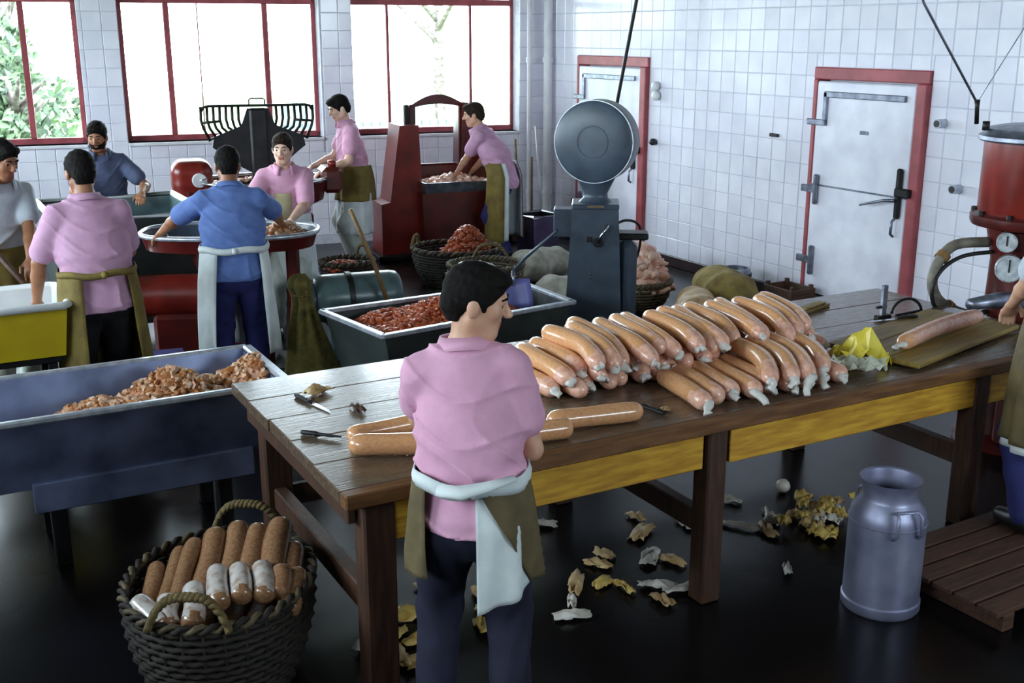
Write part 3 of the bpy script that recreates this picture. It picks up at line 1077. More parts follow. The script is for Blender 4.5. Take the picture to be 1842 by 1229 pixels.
    for sh, el, wr_, sg in arms:
        S.cone(ne - (ne - ch) * .22, sh, .070 * s, .064 * s, .05)
        e = sh + (el - sh) * sleeve
        S.cone(sh, sh + (el - sh) * sleeve * .6, .064 * s, .068 * s, .03)
    if fold:
        def crease(X, Y, Z):
            w = np.clip((ch[2] + .10 - Z) * 3.5, .15, 1)
            a = 1 - np.abs(np.sin(X * 15 + 2.0 * np.sin(Z * 5.5 + 1) + Y * 6 + .8 * np.sin(Z * 17)))
            c = 1 - np.abs(np.sin((X * .6 + Z) * 21 + 2.4 * np.sin(X * 9 + 2) + Y * 7))
            e = np.sin(Z * 60 + 5 * np.sin(X * 12) + Y * 8) * np.clip(1 - np.abs(Z - wa[2] - .03) * 11, 0, 1)
            return -fold * (1.7 * w * (a ** 3 - .15) + .9 * (c ** 4 - .1) + .5 * e)
        S.ripple(crease)
    for sh, el, wr_, sg in arms:
        e = sh + (el - sh) * sleeve
        S.cone(sh + (el - sh) * sleeve * .3, e - nrm(el - sh) * .045, .064 * s, .074 * s, .02)
    S.plane_cut(hem + up * -.02, np.array([0, .12, -1.0]))
    S.cone(ne + R2 @ (up * .035 * s), ne + R2 @ (up * .14 * s) + fw * .03, .062 * s, .10 * s, .006, op='sub')
    sm, _, _ = S.mesh('shirt')
    sm.materials.append(shirt)
    so = link('shirt', sm, root)
    if collar:
        c = MB()
        G = []
        for i in range(25):
            a = math.radians(-150 + 300 * i / 24)
            d = np.array([math.sin(a) * .074, -math.cos(a) * .076, 0]) * s
            o1 = ne + R2 @ (d * .98 + up * (.046 - .01 * math.cos(a)) * s + np.array([0, .012, 0]))
            o2 = ne + R2 @ (d * 1.46 + up * (.006 - .012 * (1 - math.cos(a))) * s + np.array([0, .012, 0]))
            o15 = ne + R2 @ (d * 1.13 + up * (.056 - .01 * math.cos(a)) * s + np.array([0, .012, 0]))
            G.append([o1, o15, o2])
        c.sheet(G, .004)
        c.build('collar', shirt, so, True)
    # ---- trousers
    T_ = Field(lo, hi, voxel)
    T_.cone(pel - up * .05 * s, pel + (wa - pel) * .1, .124 * s, .112 * s, .03, rxp, 1.34 * bw)
    for hp, kn, an in legs:
        T_.cone(hp - up * .02, kn, .104 * s, .080 * s, .03)
        T_.cone(kn, an + up * .01, .080 * s, .070 * s, .03)
    T_.ripple(lambda X, Y, Z: .003 * np.sin(Z * 48 + 5 * np.sin(X * 15 + Y * 9)) * np.cos(X * 30 + Z * 8))
    T_.plane_cut((0, 0, .045 * s), (0, 0, -1.0))
    tm, _, _ = T_.mesh('trousers')
    tm.materials.append(trousers)
    link('trousers', tm, root)
    if shoes:
        for hp, kn, an in legs:
            B = Field(an - .25, an + .3, .008)
            B.cone(an + np.array([0, -.03, -.035]) * s, an + np.array([0, .15, -.055]) * s, .052 * s, .042 * s, .03)
            B.cone(an, an + up * .05 * s, .055 * s, .055 * s, .02)
            B.plane_cut((0, 0, .004), (0, 0, -1.0))
            b_, _, _ = B.mesh('shoe')
            b_.materials.append(M_SHOE)
            link('shoe', b_, root)
    J = dict(root=root, pel=pel, wa=wa, s=s, ne=ne, ch=ch, R2=R2, rx=rx, up=up, arms=arms, legs=legs, bw=bw)
    return J


def apron(J, m, hem, th0, th1, name='apron', top=.14, off=.0, flare=.10, wave=.012, parent=None, seed=0, nu=44, nv=22, hemfn=None, fwd=0.0, th=.004, shape=(1, 1)):
    """cloth wrapped round the hips; th0/th1 are functions of v (0 waist, 1 hem), angle 0 = front, + = right side (degrees)"""
    s, pel, wa = J['s'], J['pel'], J['wa']
    rx0, ry0 = (.190 + off) * s * J['bw'] * shape[0], (.152 + off) * s * shape[1]
    zt = pel[2] + top * s
    G = []
    for j in range(nv + 1):
        v = j / nv
        row = []
        a0, a1 = th0(v), th1(v)
        for i in range(nu + 1):
            a = math.radians(a0 + (a1 - a0) * i / nu)
            hz = hemfn(math.degrees(a)) if hemfn else hem
            z = zt + (hz - zt) * v
            k = 1 + flare * v + .06 * math.sin(min(v * 3, 1) * math.pi / 2)
            w = wave * (.25 + v) * (math.sin(a * 7 + seed + 1.5 * v) + .5 * math.sin(a * 13 + 2 * seed - 3 * v))
            x = pel[0] + (rx0 * k + w) * math.sin(a)
            y = pel[1] + (ry0 * k + w) * math.cos(a) + fwd * v * max(0, math.cos(a)) - .01 * (1 - v)
            # the waist follows the lean of the spine
            t = max(0, (z - pel[2]))
            x += (wa[0] - pel[0]) * t / .13
            y += (wa[1] - pel[1]) * t / .13
            row.append((x, y, z))
        G.append(row)
    b = MB()
    b.sheet(G, th)
    return b.build(name, m, parent or J['root'], True)


def apron_tie(J, m, top=.14, off=.012, wd=.022, name='waist_tie', parent=None, knot=True, rng=(0, 360), shape=(1, 1), tails=True):
    s, pel, wa = J['s'], J['pel'], J['wa']
    G = []
    n = 48
    for i in range(n + 1):
        a = math.radians(rng[0] + (rng[1] - rng[0]) * i / n)
        row = []
        for dz, o in ((wd, -.004), (0, .004), (-wd, .0)):
            z = pel[2] + (top + dz) * s + .006 * math.sin(a * 5)
            t = max(0, z - pel[2])
            row.append((pel[0] + ((.196 + off + o) * s * J['bw'] * shape[0]) * math.sin(a) + (wa[0] - pel[0]) * t / .13, pel[1] + ((.160 + off + o) * s * shape[1]) * math.cos(a) + (wa[1] - pel[1]) * t / .13 - .01, z))
        G.append(row)
    b = MB()
    b.sheet(G, .006)
    if knot:
        y = pel[1] - (.172 + off) * s * shape[1] + (wa[1] - pel[1]) * top * s / .13
        x = pel[0]
        z = pel[2] + top * s
        b.blob((x, y, z), (.026, .018, .022), 3, 1, .1)
        if tails:
            for sg in (-1, 1):
                b.tube([(x, y, z), (x + sg * .03, y - .012, z - .05), (x + sg * .04, y - .006, z - .15)], [.012, .012, .010], 6, flat=.4)
    return b.build(name, m, parent or J['root'], True)

# ------------------------------------------------------------------ the long work table
TX0, TX1, TY0, TY1, TZ = 1.18, 5.16, 3.29, 4.73, .85
tb = thing('work_table', 'long wooden butcher table carrying the sausage pile', 'table', ((TX0 + TX1) / 2, (TY0 + TY1) / 2, 0))


def tl(x, y, z):
    return (x - (TX0 + TX1) / 2, y - (TY0 + TY1) / 2, z)


npl = 5
pw = (TY1 - TY0 - .06) / npl
for i in range(npl):
    y0 = TY0 + .06 + i * pw
    dz = random.uniform(-.0006, .0006)
    MB().box(tl(TX0 + .004 * (i % 3), y0, TZ - .05), tl(TX1, y0 + pw - .0025, TZ + dz), None, .004).build('plank', M_WOOD, tb)
MB().box(tl(TX0, TY0, TZ - .055), tl(TX1, TY0 + .058, TZ + .001), None, .006).build('edge_board', M_WOODE, tb)
MB().box(tl(TX0 + .09, TY0 + .06, TZ - .225), tl(2.745, TY0 + .09, TZ - .056), None, .004).build('apron_board', M_WOODY, tb)
MB().box(tl(2.885, TY0 + .06, TZ - .225), tl(TX1 - .15, TY0 + .09, TZ - .056), None, .004).build('apron_board', M_WOODY, tb)
MB().box(tl(TX0 + .10, TY1 - .12, TZ - .2), tl(TX1 - .15, TY1 - .09, TZ - .056), None, .004).build('apron_board', M_WOODY, tb)
MB().box(tl(TX0 + .04, TY0 + .1, TZ - .15), tl(TX0 + .07, TY1 - .1, TZ - .056), None, .004).build('apron_board', M_WOODD, tb)
for x in (1.32, 2.815, 4.42):
    for y in (TY0 + .095, TY1 - .16):
        w = .06 if x < 2 else .05
        MB().box(tl(x - w, y - .045, 0), tl(x + w, y + .055, TZ - .056), None, .008).build('leg', M_WOODD, tb)
    MB().box(tl(x - .03, TY0 + .14, .30), tl(x + .03, TY1 - .2, .40), None, .006).build('stretcher', M_WOODD, tb)
MB().box(tl(1.38, TY1 - .16, .28), tl(4.4, TY1 - .12, .38), None, .006).build('stretcher', M_WOODD, tb)


# ------------------------------------------------------------------ sausages
def sausage(p0, p1, r, label, group, bend=0.0, sag=0.0, m=None, me_end=None, end=True, tail=None, seed=0, far_end=False, cat='sausage'):
    p0, p1 = Vector(p0), Vector(p1)
    rr = random.Random(seed)
    n = 16
    d = (p1 - p0)
    L = d.length
    dn = d.normalized()
    sd = dn.cross(Vector((0, 0, 1)))
    sd = sd.normalized() if sd.length > .01 else Vector((1, 0, 0))
    org = (p0 + p1) / 2
    pts, rad = [], []
    caps = [(0.0, .30), (.02, .62), (.05, .86), (.09, .97)]
    ts = [c[0] for c in caps] + [.16 + .68 * i / 9 for i in range(10)] + [1 - c[0] for c in caps[::-1]]
    for t in ts:
        e = min(t, 1 - t)
        k = 1.0
        for (a, b), (c, f) in zip(caps[:-1], caps[1:]):
            if a <= e <= c:
                k = b + (f - b) * (e - a) / (c - a)
        if e > caps[-1][0]:
            k = 1
        q = p0 + d * t + sd * bend * math.sin(math.pi * t) + Vector((0, 0, -sag * max(0, (t - .55) / .45) ** 2))
        pts.append(q - org)
        rad.append(r * k * (1 + .03 * math.sin(9 * t + seed)))
    nn = 14
    b = MB()
    b.tube(pts, rad, nn)
    mi = []
    for f in b.f:
        i = min(f) // nn
        t = ts[min(i, len(ts) - 1)]
        mi.append(1 if (t > .80 + .06 * math.sin(seed * 3 + min(f)) and me_end is not False) else 0)
    b.mi = mi
    o = b.build('sausage', [m or M_SAUS, me_end or M_SAUSE], None, True, org)
    tag(o, label, cat, group)
    if end:
        # gathered casing at the near end
        c = MB()
        e = pts[-1]
        t = (pts[-1] - pts[-3]).normalized()
        s2 = t.cross(Vector((0, 0, 1))).normalized()
        u2 = s2.cross(t)
        P, R = [], []
        ln = (tail or rr.uniform(.02, .045)) * .8
        for i in range(7):
            q = i / 6
            P.append(e - t * .012 + t * ln * q + s2 * .012 * math.sin(q * 4 + seed) + Vector((0, 0, -.5 * ln * q * q)))
            R.append(r * (.66 - .42 * min(1, q * 1.6) + .22 * q * rr.uniform(.2, 1.2)))
        c.tube(P, R, 9, flat=.7)
        c.v = [(x + rr.uniform(-.004, .004), y + rr.uniform(-.004, .004), z + rr.uniform(-.004, .004)) for x, y, z in c.v]
        c.build('casing_end', M_CASING, o, True)
    return o


ROW = 'raw sausages heaped on the work table'
RS = .043
lay = [(18, 2.335, 0), (17, 2.38, 1), (15, 2.50, 2)]
lname = ['bottom layer', 'middle layer', 'top layer']
for n, x0, l in lay:
    z = TZ + RS + .001 + .070 * l
    xs = [x0 + .0905 * i + (.02 * math.sin(i * 2.1) if l == 2 else 0) for i in range(n)]
    for i, x in enumerate(xs):
        rr = random.Random(100 * l + i)
        slope = (x - 2.38) / 1.5
        yf = 4.28 + rr.uniform(-.04, .05)
        yn = yf - (.45 + (.05 if l >= 2 else 0) + rr.uniform(-.02, .06))
        dx = -.02 - .13 * slope + rr.uniform(-.03, .03)
        sausage((x - dx * .5, yf, z + rr.uniform(0, .004)), (x + dx * .5, yn, z + rr.uniform(-.004, .004)), RS * rr.uniform(.95, 1.03),
                'pale raw sausage, %s of the long back pile, %s from its left end' % (lname[l], ordinal(i)), ROW,
                bend=rr.uniform(-.035, .02), sag=(.0 if l == 0 else rr.uniform(.01, .05) * (1 + .5 * (l == 2))), seed=100 * l + i, end=rr.random() < .75,
                tail=(.13 if (l == 0 and i == 3) else None))
fr_b = [((2.846, 3.796), (2.775, 3.385)), ((2.945, 3.83), (2.87, 3.42)), ((3.04, 3.83), (2.965, 3.44)), ((3.135, 3.83), (3.06, 3.40)), ((3.235, 3.85), (3.155, 3.43)), ((3.33, 3.85), (3.25, 3.40)), ((3.43, 3.85), (3.345, 3.40)), ((3.53, 3.84), (3.445, 3.42)), ((3.63, 3.82), (3.545, 3.40))]
for i, (a, b) in enumerate(fr_b):
    sausage((a[0], a[1], TZ + RS), (b[0], b[1], TZ + RS), RS, 'pale raw sausage lying on the table in the front heap, %s from its left end' % ordinal(i), ROW, bend=-.012, seed=400 + i, end=i != 1, tail=[.07, None, .05, .09, .05, .06, .05, .08, .05][i])
fr_t = [((3.30, 3.90), (3.13, 3.40)), ((3.40, 3.88), (3.23, 3.38)), ((3.49, 3.90), (3.31, 3.37)), ((3.585, 3.88), (3.455, 3.43))]
for i, (a, b) in enumerate(fr_t):
    sausage((a[0], a[1], TZ + RS + .071), (b[0], b[1], TZ + RS + .068), RS, 'curved raw sausage on top of the front heap, %s from the left' % ordinal(i), ROW, bend=-.05, sag=.035, seed=430 + i, tail=[.05, .05, .10, .05][i])
# the ones the man at the table is handling
HG = 'sausages being tied by the man in pink'
sausage((1.75, 3.44, .894), (1.325, 3.645, .894), .042, 'sausage nearest the table corner, left of the man in pink', HG, seed=501, end=False, me_end=False)
sausage((1.72, 3.76, .89), (1.36, 3.745, .89), .036, 'sausage folded back behind the one at the table corner', HG, seed=502, end=False, me_end=False)
sausage((1.86, 3.46, .892), (2.15, 3.415, .892), .041, 'short sausage beside the right forearm of the man in pink', HG, seed=503, end=False, me_end=False)
sausage((2.10, 3.52, .892), (2.50, 3.445, .892), .041, 'straight sausage at the table edge next to the black knife', HG, seed=504, end=False, me_end=False)

# ------------------------------------------------------------------ small things on the table


def knife(loc, rz, L, hl, label, hm=M_BLACK):
    k = thing('knife', label, 'knife', loc, rz)
    b = MB()
    w = .017
    poly = [(0, -w), (L * .75, -w), (L, -w * .1), (L * .98, w * .1), (0, w * .55)]
    b.prism(poly, -.0012, .0012, Matrix.Rotation(math.pi / 2, 4, 'X') @ Matrix.Identity(4))
    b.build('blade', M_CHROME, k)
    h = MB()
    h.tube([(-hl, 0, .004), (-hl * .8, 0, .006), (-hl * .4, 0, .005), (0, 0, .005)], [.012, .014, .011, .012], 8, flat=.7)
    h.build('handle', hm, k, 50)
    for q in (-.3, -.65):
        MB().tube([(hl * q, 0, .0135), (hl * q, 0, .016)], .0035, 8).build('rivet', M_CHROME, k)
    return k


knife((1.40, 4.29, TZ + .004), math.atan2(-.29, .05) + 0.0, .17, .12, 'knife with dark handle near the left end of the table')
knife((2.594, 3.57, TZ + .004), math.atan2(.088, -.015), .10, .12, 'knife with black handle in front of the sausage pile')
st = thing('sharpening_steel', 'short dark sharpening steel near the left edge of the table', 'sharpening steel', (1.305, 3.885, TZ + .011), math.atan2(-.116, .109))
MB().tube([(-.075, 0, 0), (.02, 0, 0), (.085, 0, 0)], [.007, .007, .004], 8).build('rod', M_DKMETAL, st, 50)
MB().tube([(-.085, 0, 0), (-.07, 0, 0), (-.02, 0, 0), (-.015, 0, 0)], [.009, .0105, .0105, .008], 8).build('grip', M_BLACK, st, 50)


def crumple(loc, sx, sy, sz, m, name, label, cat, seed, group=None, n=9, th=.003, amp=1.0, parent=None, flat=False):
    rr = np.random.default_rng(seed)
    u = np.linspace(-1, 1, n)
    U, V = np.meshgrid(u, u, indexing='ij')
    ph = rr.uniform(0, 6.28, 6)
    X = U * sx * (1 - .25 * V * V * rr.uniform(0, 1)) + rr.normal(0, .05, U.shape) * sx
    Y = V * sy * (1 - .25 * U * U * rr.uniform(0, 1)) + rr.normal(0, .05, U.shape) * sy
    Z = sz * (.55 + .45 * np.sin(U * 3.1 + ph[0] + V * 1.4) * np.cos(V * 3.7 + ph[1]) + .3 * np.sin(U * 6 + V * 5 + ph[2])) * (1 - .35 * (U * U + V * V)) * amp
    if flat:
        Z = Z + rr.normal(0, .16, U.shape) * sz
    Z -= Z.min() - .002
    b = MB()
    b.sheet(np.stack([X, Y, Z], 2), th)
    o = b.build(name, m, parent, not flat, loc, (0, 0, float(rr.uniform(0, 6.28))))
    if parent is None:
        tag(o, label, cat, group)
    return o


crumple((1.475, 4.41, TZ), .065, .035, .035, M_SCRAP, 'casing_scrap', 'greenish crumpled casing scrap beside the dark-handled knife', 'scrap', 5, 'scraps on the table')
crumple((1.545, 4.115, TZ), .055, .022, .025, M_WOODD, 'casing_scrap', 'dark brown scrap lying between the knife and the steel', 'scrap', 6, 'scraps on the table')
crumple((2.655, 3.50, TZ), .022, .018, .012, M_SCRAP, 'casing_scrap', 'tiny pale scrap beside the black-handled knife', 'scrap', 7, 'scraps on the table')
crumple((3.86, 3.60, TZ), .13, .11, .12, M_YBAG, 'plastic_bag', 'crumpled yellow plastic bag right of the sausage pile', 'plastic bag', 12, n=9, th=.0015, flat=True)
crumple((3.74, 3.49, TZ), .12, .08, .06, M_CBAG, 'plastic_bag', 'crumpled clear plastic bag in front of the yellow one', 'plastic bag', 18, n=10, th=.0015, flat=True)
bd = thing('filling_board', 'olive wooden board under the sausage by the filling machine', 'board', (4.44, 3.74, TZ), math.radians(14))
for k in range(3):
    MB().box((-.52 + .01 * k, -.25 + k * .168, .012), (.54, -.25 + (k + 1) * .168 - .003, .036), None, .006).build('plank', M_BOARD, bd)
for q in (-.35, .35):
    MB().box((q - .03, -.22, 0), (q + .03, .22, .012)).build('batten', M_BOARD, bd)
sausage((4.86, 3.74, .935), (4.06, 3.55, .93), .042, 'long pink sausage running onto the olive board from the filling machine', None, seed=520, me_end=M_SAUS, end=True, m=M_SAUSE, bend=.03)
knife((4.55, 4.02, TZ + .04), math.atan2(.05, -.3), .2, .13, 'thin knife lying at the back of the olive board')
pg = thing('table_clamp', 'upright steel clamp at the back of the table near the far door', 'clamp', (4.60, 4.16, TZ))
MB().box((-.016, -.012, 0), (.016, .012, .19), None, .004).build('post', M_STEEL, pg)
MB().box((-.05, -.02, .0), (.05, .02, .025), None, .005).build('foot', M_DKMETAL, pg)
MB().tube([(-.05, 0, .07), (.02, 0, .07)], .008, 8).build('screw', M_DKMETAL, pg)
hk = thing('wire_loop', 'dark bent wire loop at the back of the table beside the clamp', 'wire', (4.80, 4.16, TZ))
MB().tube([(.10 * math.cos(a) * 1.0, .03 * math.sin(a * .5), .012 + .075 * max(0, math.sin(a))) for a in [math.pi * i / 14 for i in range(15)]], .008, 6).build('loop', M_DKMETAL, hk, True)
MB().tube([(-.10, 0, .008), (.11, .02, .008)], .007, 6).build('bar', M_DKMETAL, hk, True)
bk = thing('wooden_block', 'small pale wooden block behind the sausage pile', 'block', (4.42, 4.50, TZ), .3)
MB().box((-.14, -.03, 0), (.14, .03, .02), None, .005).build('slat', M_BOARD, bk)
MB().box((-.12, -.025, .02), (.10, .025, .034), None, .005).build('slat', M_BOARD, bk)

# ------------------------------------------------------------------ trough at the left
tr = thing('meat_trough', 'long zinc trough of coarse minced meat at the left', 'trough', (0.2, 5.27, 0))
TRX0, TRX1, TRY0, TRY1 = -1.5, 1.30, -.34, .36
prof_o = [(TRY0, .75), (TRY0 + .10, .40), (TRY1 - .10, .40), (TRY1, .75)]


def trough_shell(t):
    b = MB()
    o = [(-.34, .75), (-.24, .40), (.26, .40), (.36, .75)]
    i = [(.36 - t, .75), (.26 - t * .7, .40 + t), (-.24 + t * .7, .40 + t), (-.34 + t, .75)]
    n = 8
    P = o + i
    vs = [(TRX0, y, z) for y, z in P] + [(TRX1, y, z) for y, z in P]
    fs = []
    for k in range(n):
        j = (k + 1) % n
        fs.append((k, j, j + n, k + n))
    fs.append((0, 7, 6, 1)), fs.append((1, 6, 5, 2)), fs.append((2, 5, 4, 3))
    fs.append((8, 9, 14, 15)), fs.append((9, 10, 13, 14)), fs.append((10, 11, 12, 13))
    b.add(vs, fs)
    return b


trough_shell(.02).build('shell', M_TROUGH, tr)
for x in (TRX0, TRX1 - .02):
    MB().add([(x, -.34, .75), (x, -.24, .40), (x, .26, .40), (x, .36, .75), (x + .02, -.34, .75), (x + .02, -.24, .40), (x + .02, .26, .40), (x + .02, .36, .75)],
             [(0, 3, 2, 1), (4, 5, 6, 7), (0, 1, 5, 4), (1, 2, 6, 5), (2, 3, 7, 6), (3, 0, 4, 7)]).build('end_plate', M_TROUGH, tr)
MB().box((TRX0 - .01, -.365, .735), (TRX1 + .01, -.33, .765), None, .008).build('rim', M_RIM, tr)
MB().box((TRX0 - .01, .35, .735), (TRX1 + .01, .385, .765), None, .008).build('rim', M_RIM, tr)
MB().box((TRX1 - .02, -.33, .735), (TRX1 + .03, .35, .768), None, .008).build('rim', M_RIM, tr)
MB().box((TRX0 - .03, -.33, .735), (TRX0 + .02, .35, .768), None, .008).build('rim', M_RIM, tr)
MB().box((.15, -.27, .29), (1.14, -.235, .43), None, .005).build('support_board', M_TROUGH, tr)
MB().box((-1.3, .22, .29), (1.14, .25, .40), None, .005).build('support_board', M_TROUGH, tr)
for x in (-1.1, .25, 1.0):
    for y in (-.2, .2):
        MB().box((x - .035, y - .035, 0), (x + .035, y + .035, .40), None, .006).build('leg', M_DKMETAL, tr)


def heap(name, label, cat, cx, cy, z0, fn, hx, hy, n, size, m, seed, amp=.3, sub=0, parent=None, base=True, rz=0.0, flat=.7):
    """loose meat: a mound with many small pieces on it; fn(u,v) gives the height (u,v in -1..1), None outside"""
    rr = random.Random(seed)
    b = MB()
    N = 26
    if base:
        G = []
        for i in range(N + 1):
            row = []
            for j in range(N + 1):
                u, v = -1 + 2 * i / N, -1 + 2 * j / N
                h = fn(u, v)
                row.append((u * hx, v * hy, (h if h is not None else 0) + rr.uniform(-.2, .2) * size))
            G.append(row)
        vs = [p for r in G for p in r]
        fs = [(i * (N + 1) + j, (i + 1) * (N + 1) + j, (i + 1) * (N + 1) + j + 1, i * (N + 1) + j + 1) for i in range(N) for j in range(N)
              if all(fn(-1 + 2 * a / N, -1 + 2 * c / N) is not None for a, c in ((i, j), (i + 1, j), (i + 1, j + 1), (i, j + 1)))]
        b.add(vs, fs)
    k = 0
    while k < n:
        u, v = rr.uniform(-1, 1), rr.uniform(-1, 1)
        h = fn(u, v)
        if h is None:
            continue
        k += 1
        s = size * rr.uniform(.5, 1.4)
        b.blob((u * hx, v * hy, h + s * .2), (s * rr.uniform(.8, 1.7), s * rr.uniform(.6, 1.0), s * rr.uniform(flat * .8, flat * 1.3)), rr.random(), sub, amp)
    o = b.build(name, m, parent, True if sub else None, (cx, cy, z0), (0, 0, rz))
    if parent is None:
        tag(o, label, cat, None, 'stuff')
    return o


def trough_h(u, v):
    e = 1 - .55 * v * v
    prof = .20 * max(0, min(1, (u + 1.0) * 2.2)) + .05 * math.sin(u * 6 + 1) + .06 * max(0, u)
    return max(.0, prof * e + .03 * math.sin(v * 5 + u * 9))


heap('minced_meat', 'coarse orange and white minced meat heaped in the zinc trough', 'minced meat', 0.98, 5.28, .50, trough_h, .48, .235, 1500, .019, M_MEATO, 21)
heap('minced_meat', 'thin smear of minced meat at the left end of the zinc trough', 'minced meat', .05, 5.26, .45, lambda u, v: max(0, .09 - .09 * (u * u + v * v)), .40, .20, 260, .016, M_MEATO, 22)

# ------------------------------------------------------------------ yellow tub on a stand
yt = thing('yellow_tub', 'yellow plastic tub with white rim and white inside', 'tub', (.16, 6.75, .60))


def open_box(x0, x1, y0, y1, z0, z1, t, taper=.04):
    b = MB()
    o0 = [(x0 + taper, y0 + taper, z0), (x1 - taper, y0 + taper, z0), (x1 - taper, y1 - taper, z0), (x0 + taper, y1 - taper, z0)]
    o1 = [(x0, y0, z1), (x1, y0, z1), (x1, y1, z1), (x0, y1, z1)]
    i1 = [(x0 + t, y0 + t, z1), (x1 - t, y0 + t, z1), (x1 - t, y1 - t, z1), (x0 + t, y1 - t, z1)]
    i0 = [(x0 + taper + t, y0 + taper + t, z0 + t), (x1 - taper - t, y0 + taper + t, z0 + t), (x1 - taper - t, y1 - taper - t, z0 + t), (x0 + taper + t, y1 - taper - t, z0 + t)]
    vs = o0 + o1 + i1 + i0
    fs = [(3, 2, 1, 0)]
    for k in range(4):
        j = (k + 1) % 4
        fs += [(k, j, j + 4, k + 4), (k + 4, j + 4, j + 8, k + 8), (k + 8, j + 8, j + 12, k + 12)]
    fs.append((12, 13, 14, 15))
    mi = [0] + [0, 0, 1] * 4 + [1]
    o = len(b.v)
    b.add(vs, fs)
    b.mi = mi
    return b


open_box(-.6, .58, -.29, .28, 0, .29, .012, .03).build('body', [M_YELLOW, M_WHITEP], yt)
MB().tube([(-.61, -.30, .295), (.56, -.30, .295), (.59, -.27, .295), (.59, .26, .295), (.56, .29, .295), (-.61, .29, .295)], .022, 10, closed=True).build('rim', M_WHITEP, yt, 60)
ys = thing('tub_stand', 'dark metal stand under the yellow tub', 'stand', (.16, 6.75, 0))
MB().box((-.55, -.25, .56), (.53, .25, .598), None, .006).build('top_frame', M_DKMETAL, ys)
for x in (-.5, .48):
    for y in (-.22, .22):
        MB().box((x - .025, y - .025, 0), (x + .025, y + .025, .56), None, .004).build('leg', M_DKMETAL, ys)
MB().box((-.5, -.23, .18), (.48, -.2, .22), None, .004).build('crossbar', M_STEEL, ys)

def smooth_path(pts, n=6):
    P = [Vector(p) for p in pts]
    out = []
    for i in range(len(P) - 1):
        a, b_, c, d = P[max(i - 1, 0)], P[i], P[i + 1], P[min(i + 2, len(P) - 1)]
        for k in range(n):
            t = k / n
            out.append(.5 * ((2 * b_) + (c - a) * t + (2 * a - 5 * b_ + 4 * c - d) * t * t + (3 * b_ - a - 3 * c + d) * t ** 3))
    out.append(P[-1])
    return out


# ------------------------------------------------------------------ wagon of red minced meat
WC = [Vector((2.315, 6.744, .6)), Vector((2.425, 5.978, .6)), Vector((3.879, 6.181, .6)), Vector((3.87, 6.83, .6))]
wg = thing('meat_wagon', 'grey-green meat wagon with bright rim full of red mince', 'wagon', (3.1, 6.4, 0))
wo = Vector((3.1, 6.4, 0))
wcen = sum(WC, Vector()) / 4


def inset(k, z):
    return [Vector((wcen.x + (p.x - wcen.x) * k, wcen.y + (p.y - wcen.y) * k, z)) - wo for p in WC]


o1, o0, i1, i0 = inset(.985, .6), inset(.86, .16), inset(.955, .6), inset(.84, .18)
b = MB()
vs = o0 + o1 + i1 + i0
fs = [(0, 1, 2, 3)]
for k in range(4):
    j = (k + 1) % 4
    fs += [(k, k + 4, j + 4, j), (k + 4, k + 8, j + 8, j + 4), (k + 8, k + 12, j + 12, j + 8)]
fs.append((12, 15, 14, 13))
b.add(vs, fs)
b.build('tub', M_WAGON, wg)
ro = inset(1.0, .6)
for k in range(4):
    p, q = ro[k], ro[(k + 1) % 4]
    d = (q - p).normalized() * .018
    MB().bar(p - d * .8 - Vector((0, 0, -.005)), q + d * .8 - Vector((0, 0, -.005)), .05, .028, bev=.006).build('rim', M_RIM, wg)
for p in inset(.66, 0):
    wl_ = MB()
    wl_.lathe([(.02, -.025), (.075, -.025), (.08, -.015), (.08, .015), (.075, .025), (.02, .025)], 18, Matrix.Translation((p.x, p.y, .081)) @ Matrix.Rotation(math.pi / 2, 4, 'X'))
    wh = wl_.build('wheel', M_BLACK, wg, 50)
    MB().box((p.x - .03, p.y - .03, .09), (p.x + .03, p.y + .03, .17)).build('fork', M_DKMETAL, wh)


def wag_h(u, v):
    return max(0, .13 * (1 - u * u * .8) * (1 - v * v * .7) + .03 * math.sin(5 * u + 2) * math.cos(4 * v) - (.10 if u > .55 else 0))


heap('minced_meat', 'bright red minced meat filling the grey-green wagon', 'minced meat', 3.05, 6.42, .52, wag_h, .57, .265, 1700, .017, M_MEATR, 31, rz=math.radians(5), flat=.6)
sc = thing('meat_scoop', 'violet-blue steel scoop standing in the right end of the wagon', 'scoop', (3.66, 6.50, .50), .1)
MB().sheet([[(-.13 + .26 * i / 6, .02 + .05 * math.sin(math.pi * i / 6) + .06 * j / 5, .0 + .20 * j / 5) for j in range(6)] for i in range(7)], .006).build('blade', M_BLUEM, sc, True)
MB().tube([(0, .10, .16), (.02, .12, .26)], .014, 8).build('socket', M_STEEL, sc, True)

# long-handled shovel leaning behind the wagon
sv = thing('shovel', 'wooden-handled shovel leaning behind the red meat wagon', 'shovel', (3.0, 7.42, 0))
MB().tube([(.10, -.02, .28), (-.04, .0, .72), (-.19, .06, 1.14)], [.017, .017, .015], 10).build('handle', M_HANDLE, sv, True)
MB().tube([(.085, -.02, .36), (.115, -.03, .24)], [.022, .02], 10).build('socket', M_DKMETAL, sv, True)
MB().sheet([[(.02 + .20 * i / 6, -.03 + .025 * math.sin(math.pi * i / 6) - .02 * j / 4, .26 - .25 * j / 4) for j in range(5)] for i in range(7)], .005).build('blade', M_STEEL, sv, True)

# ------------------------------------------------------------------ dial scale
sc = thing('dial_scale', 'blue-grey platform scale with a big round dial seen from behind', 'scale', (4.55, 6.95, 0), math.radians(-33))
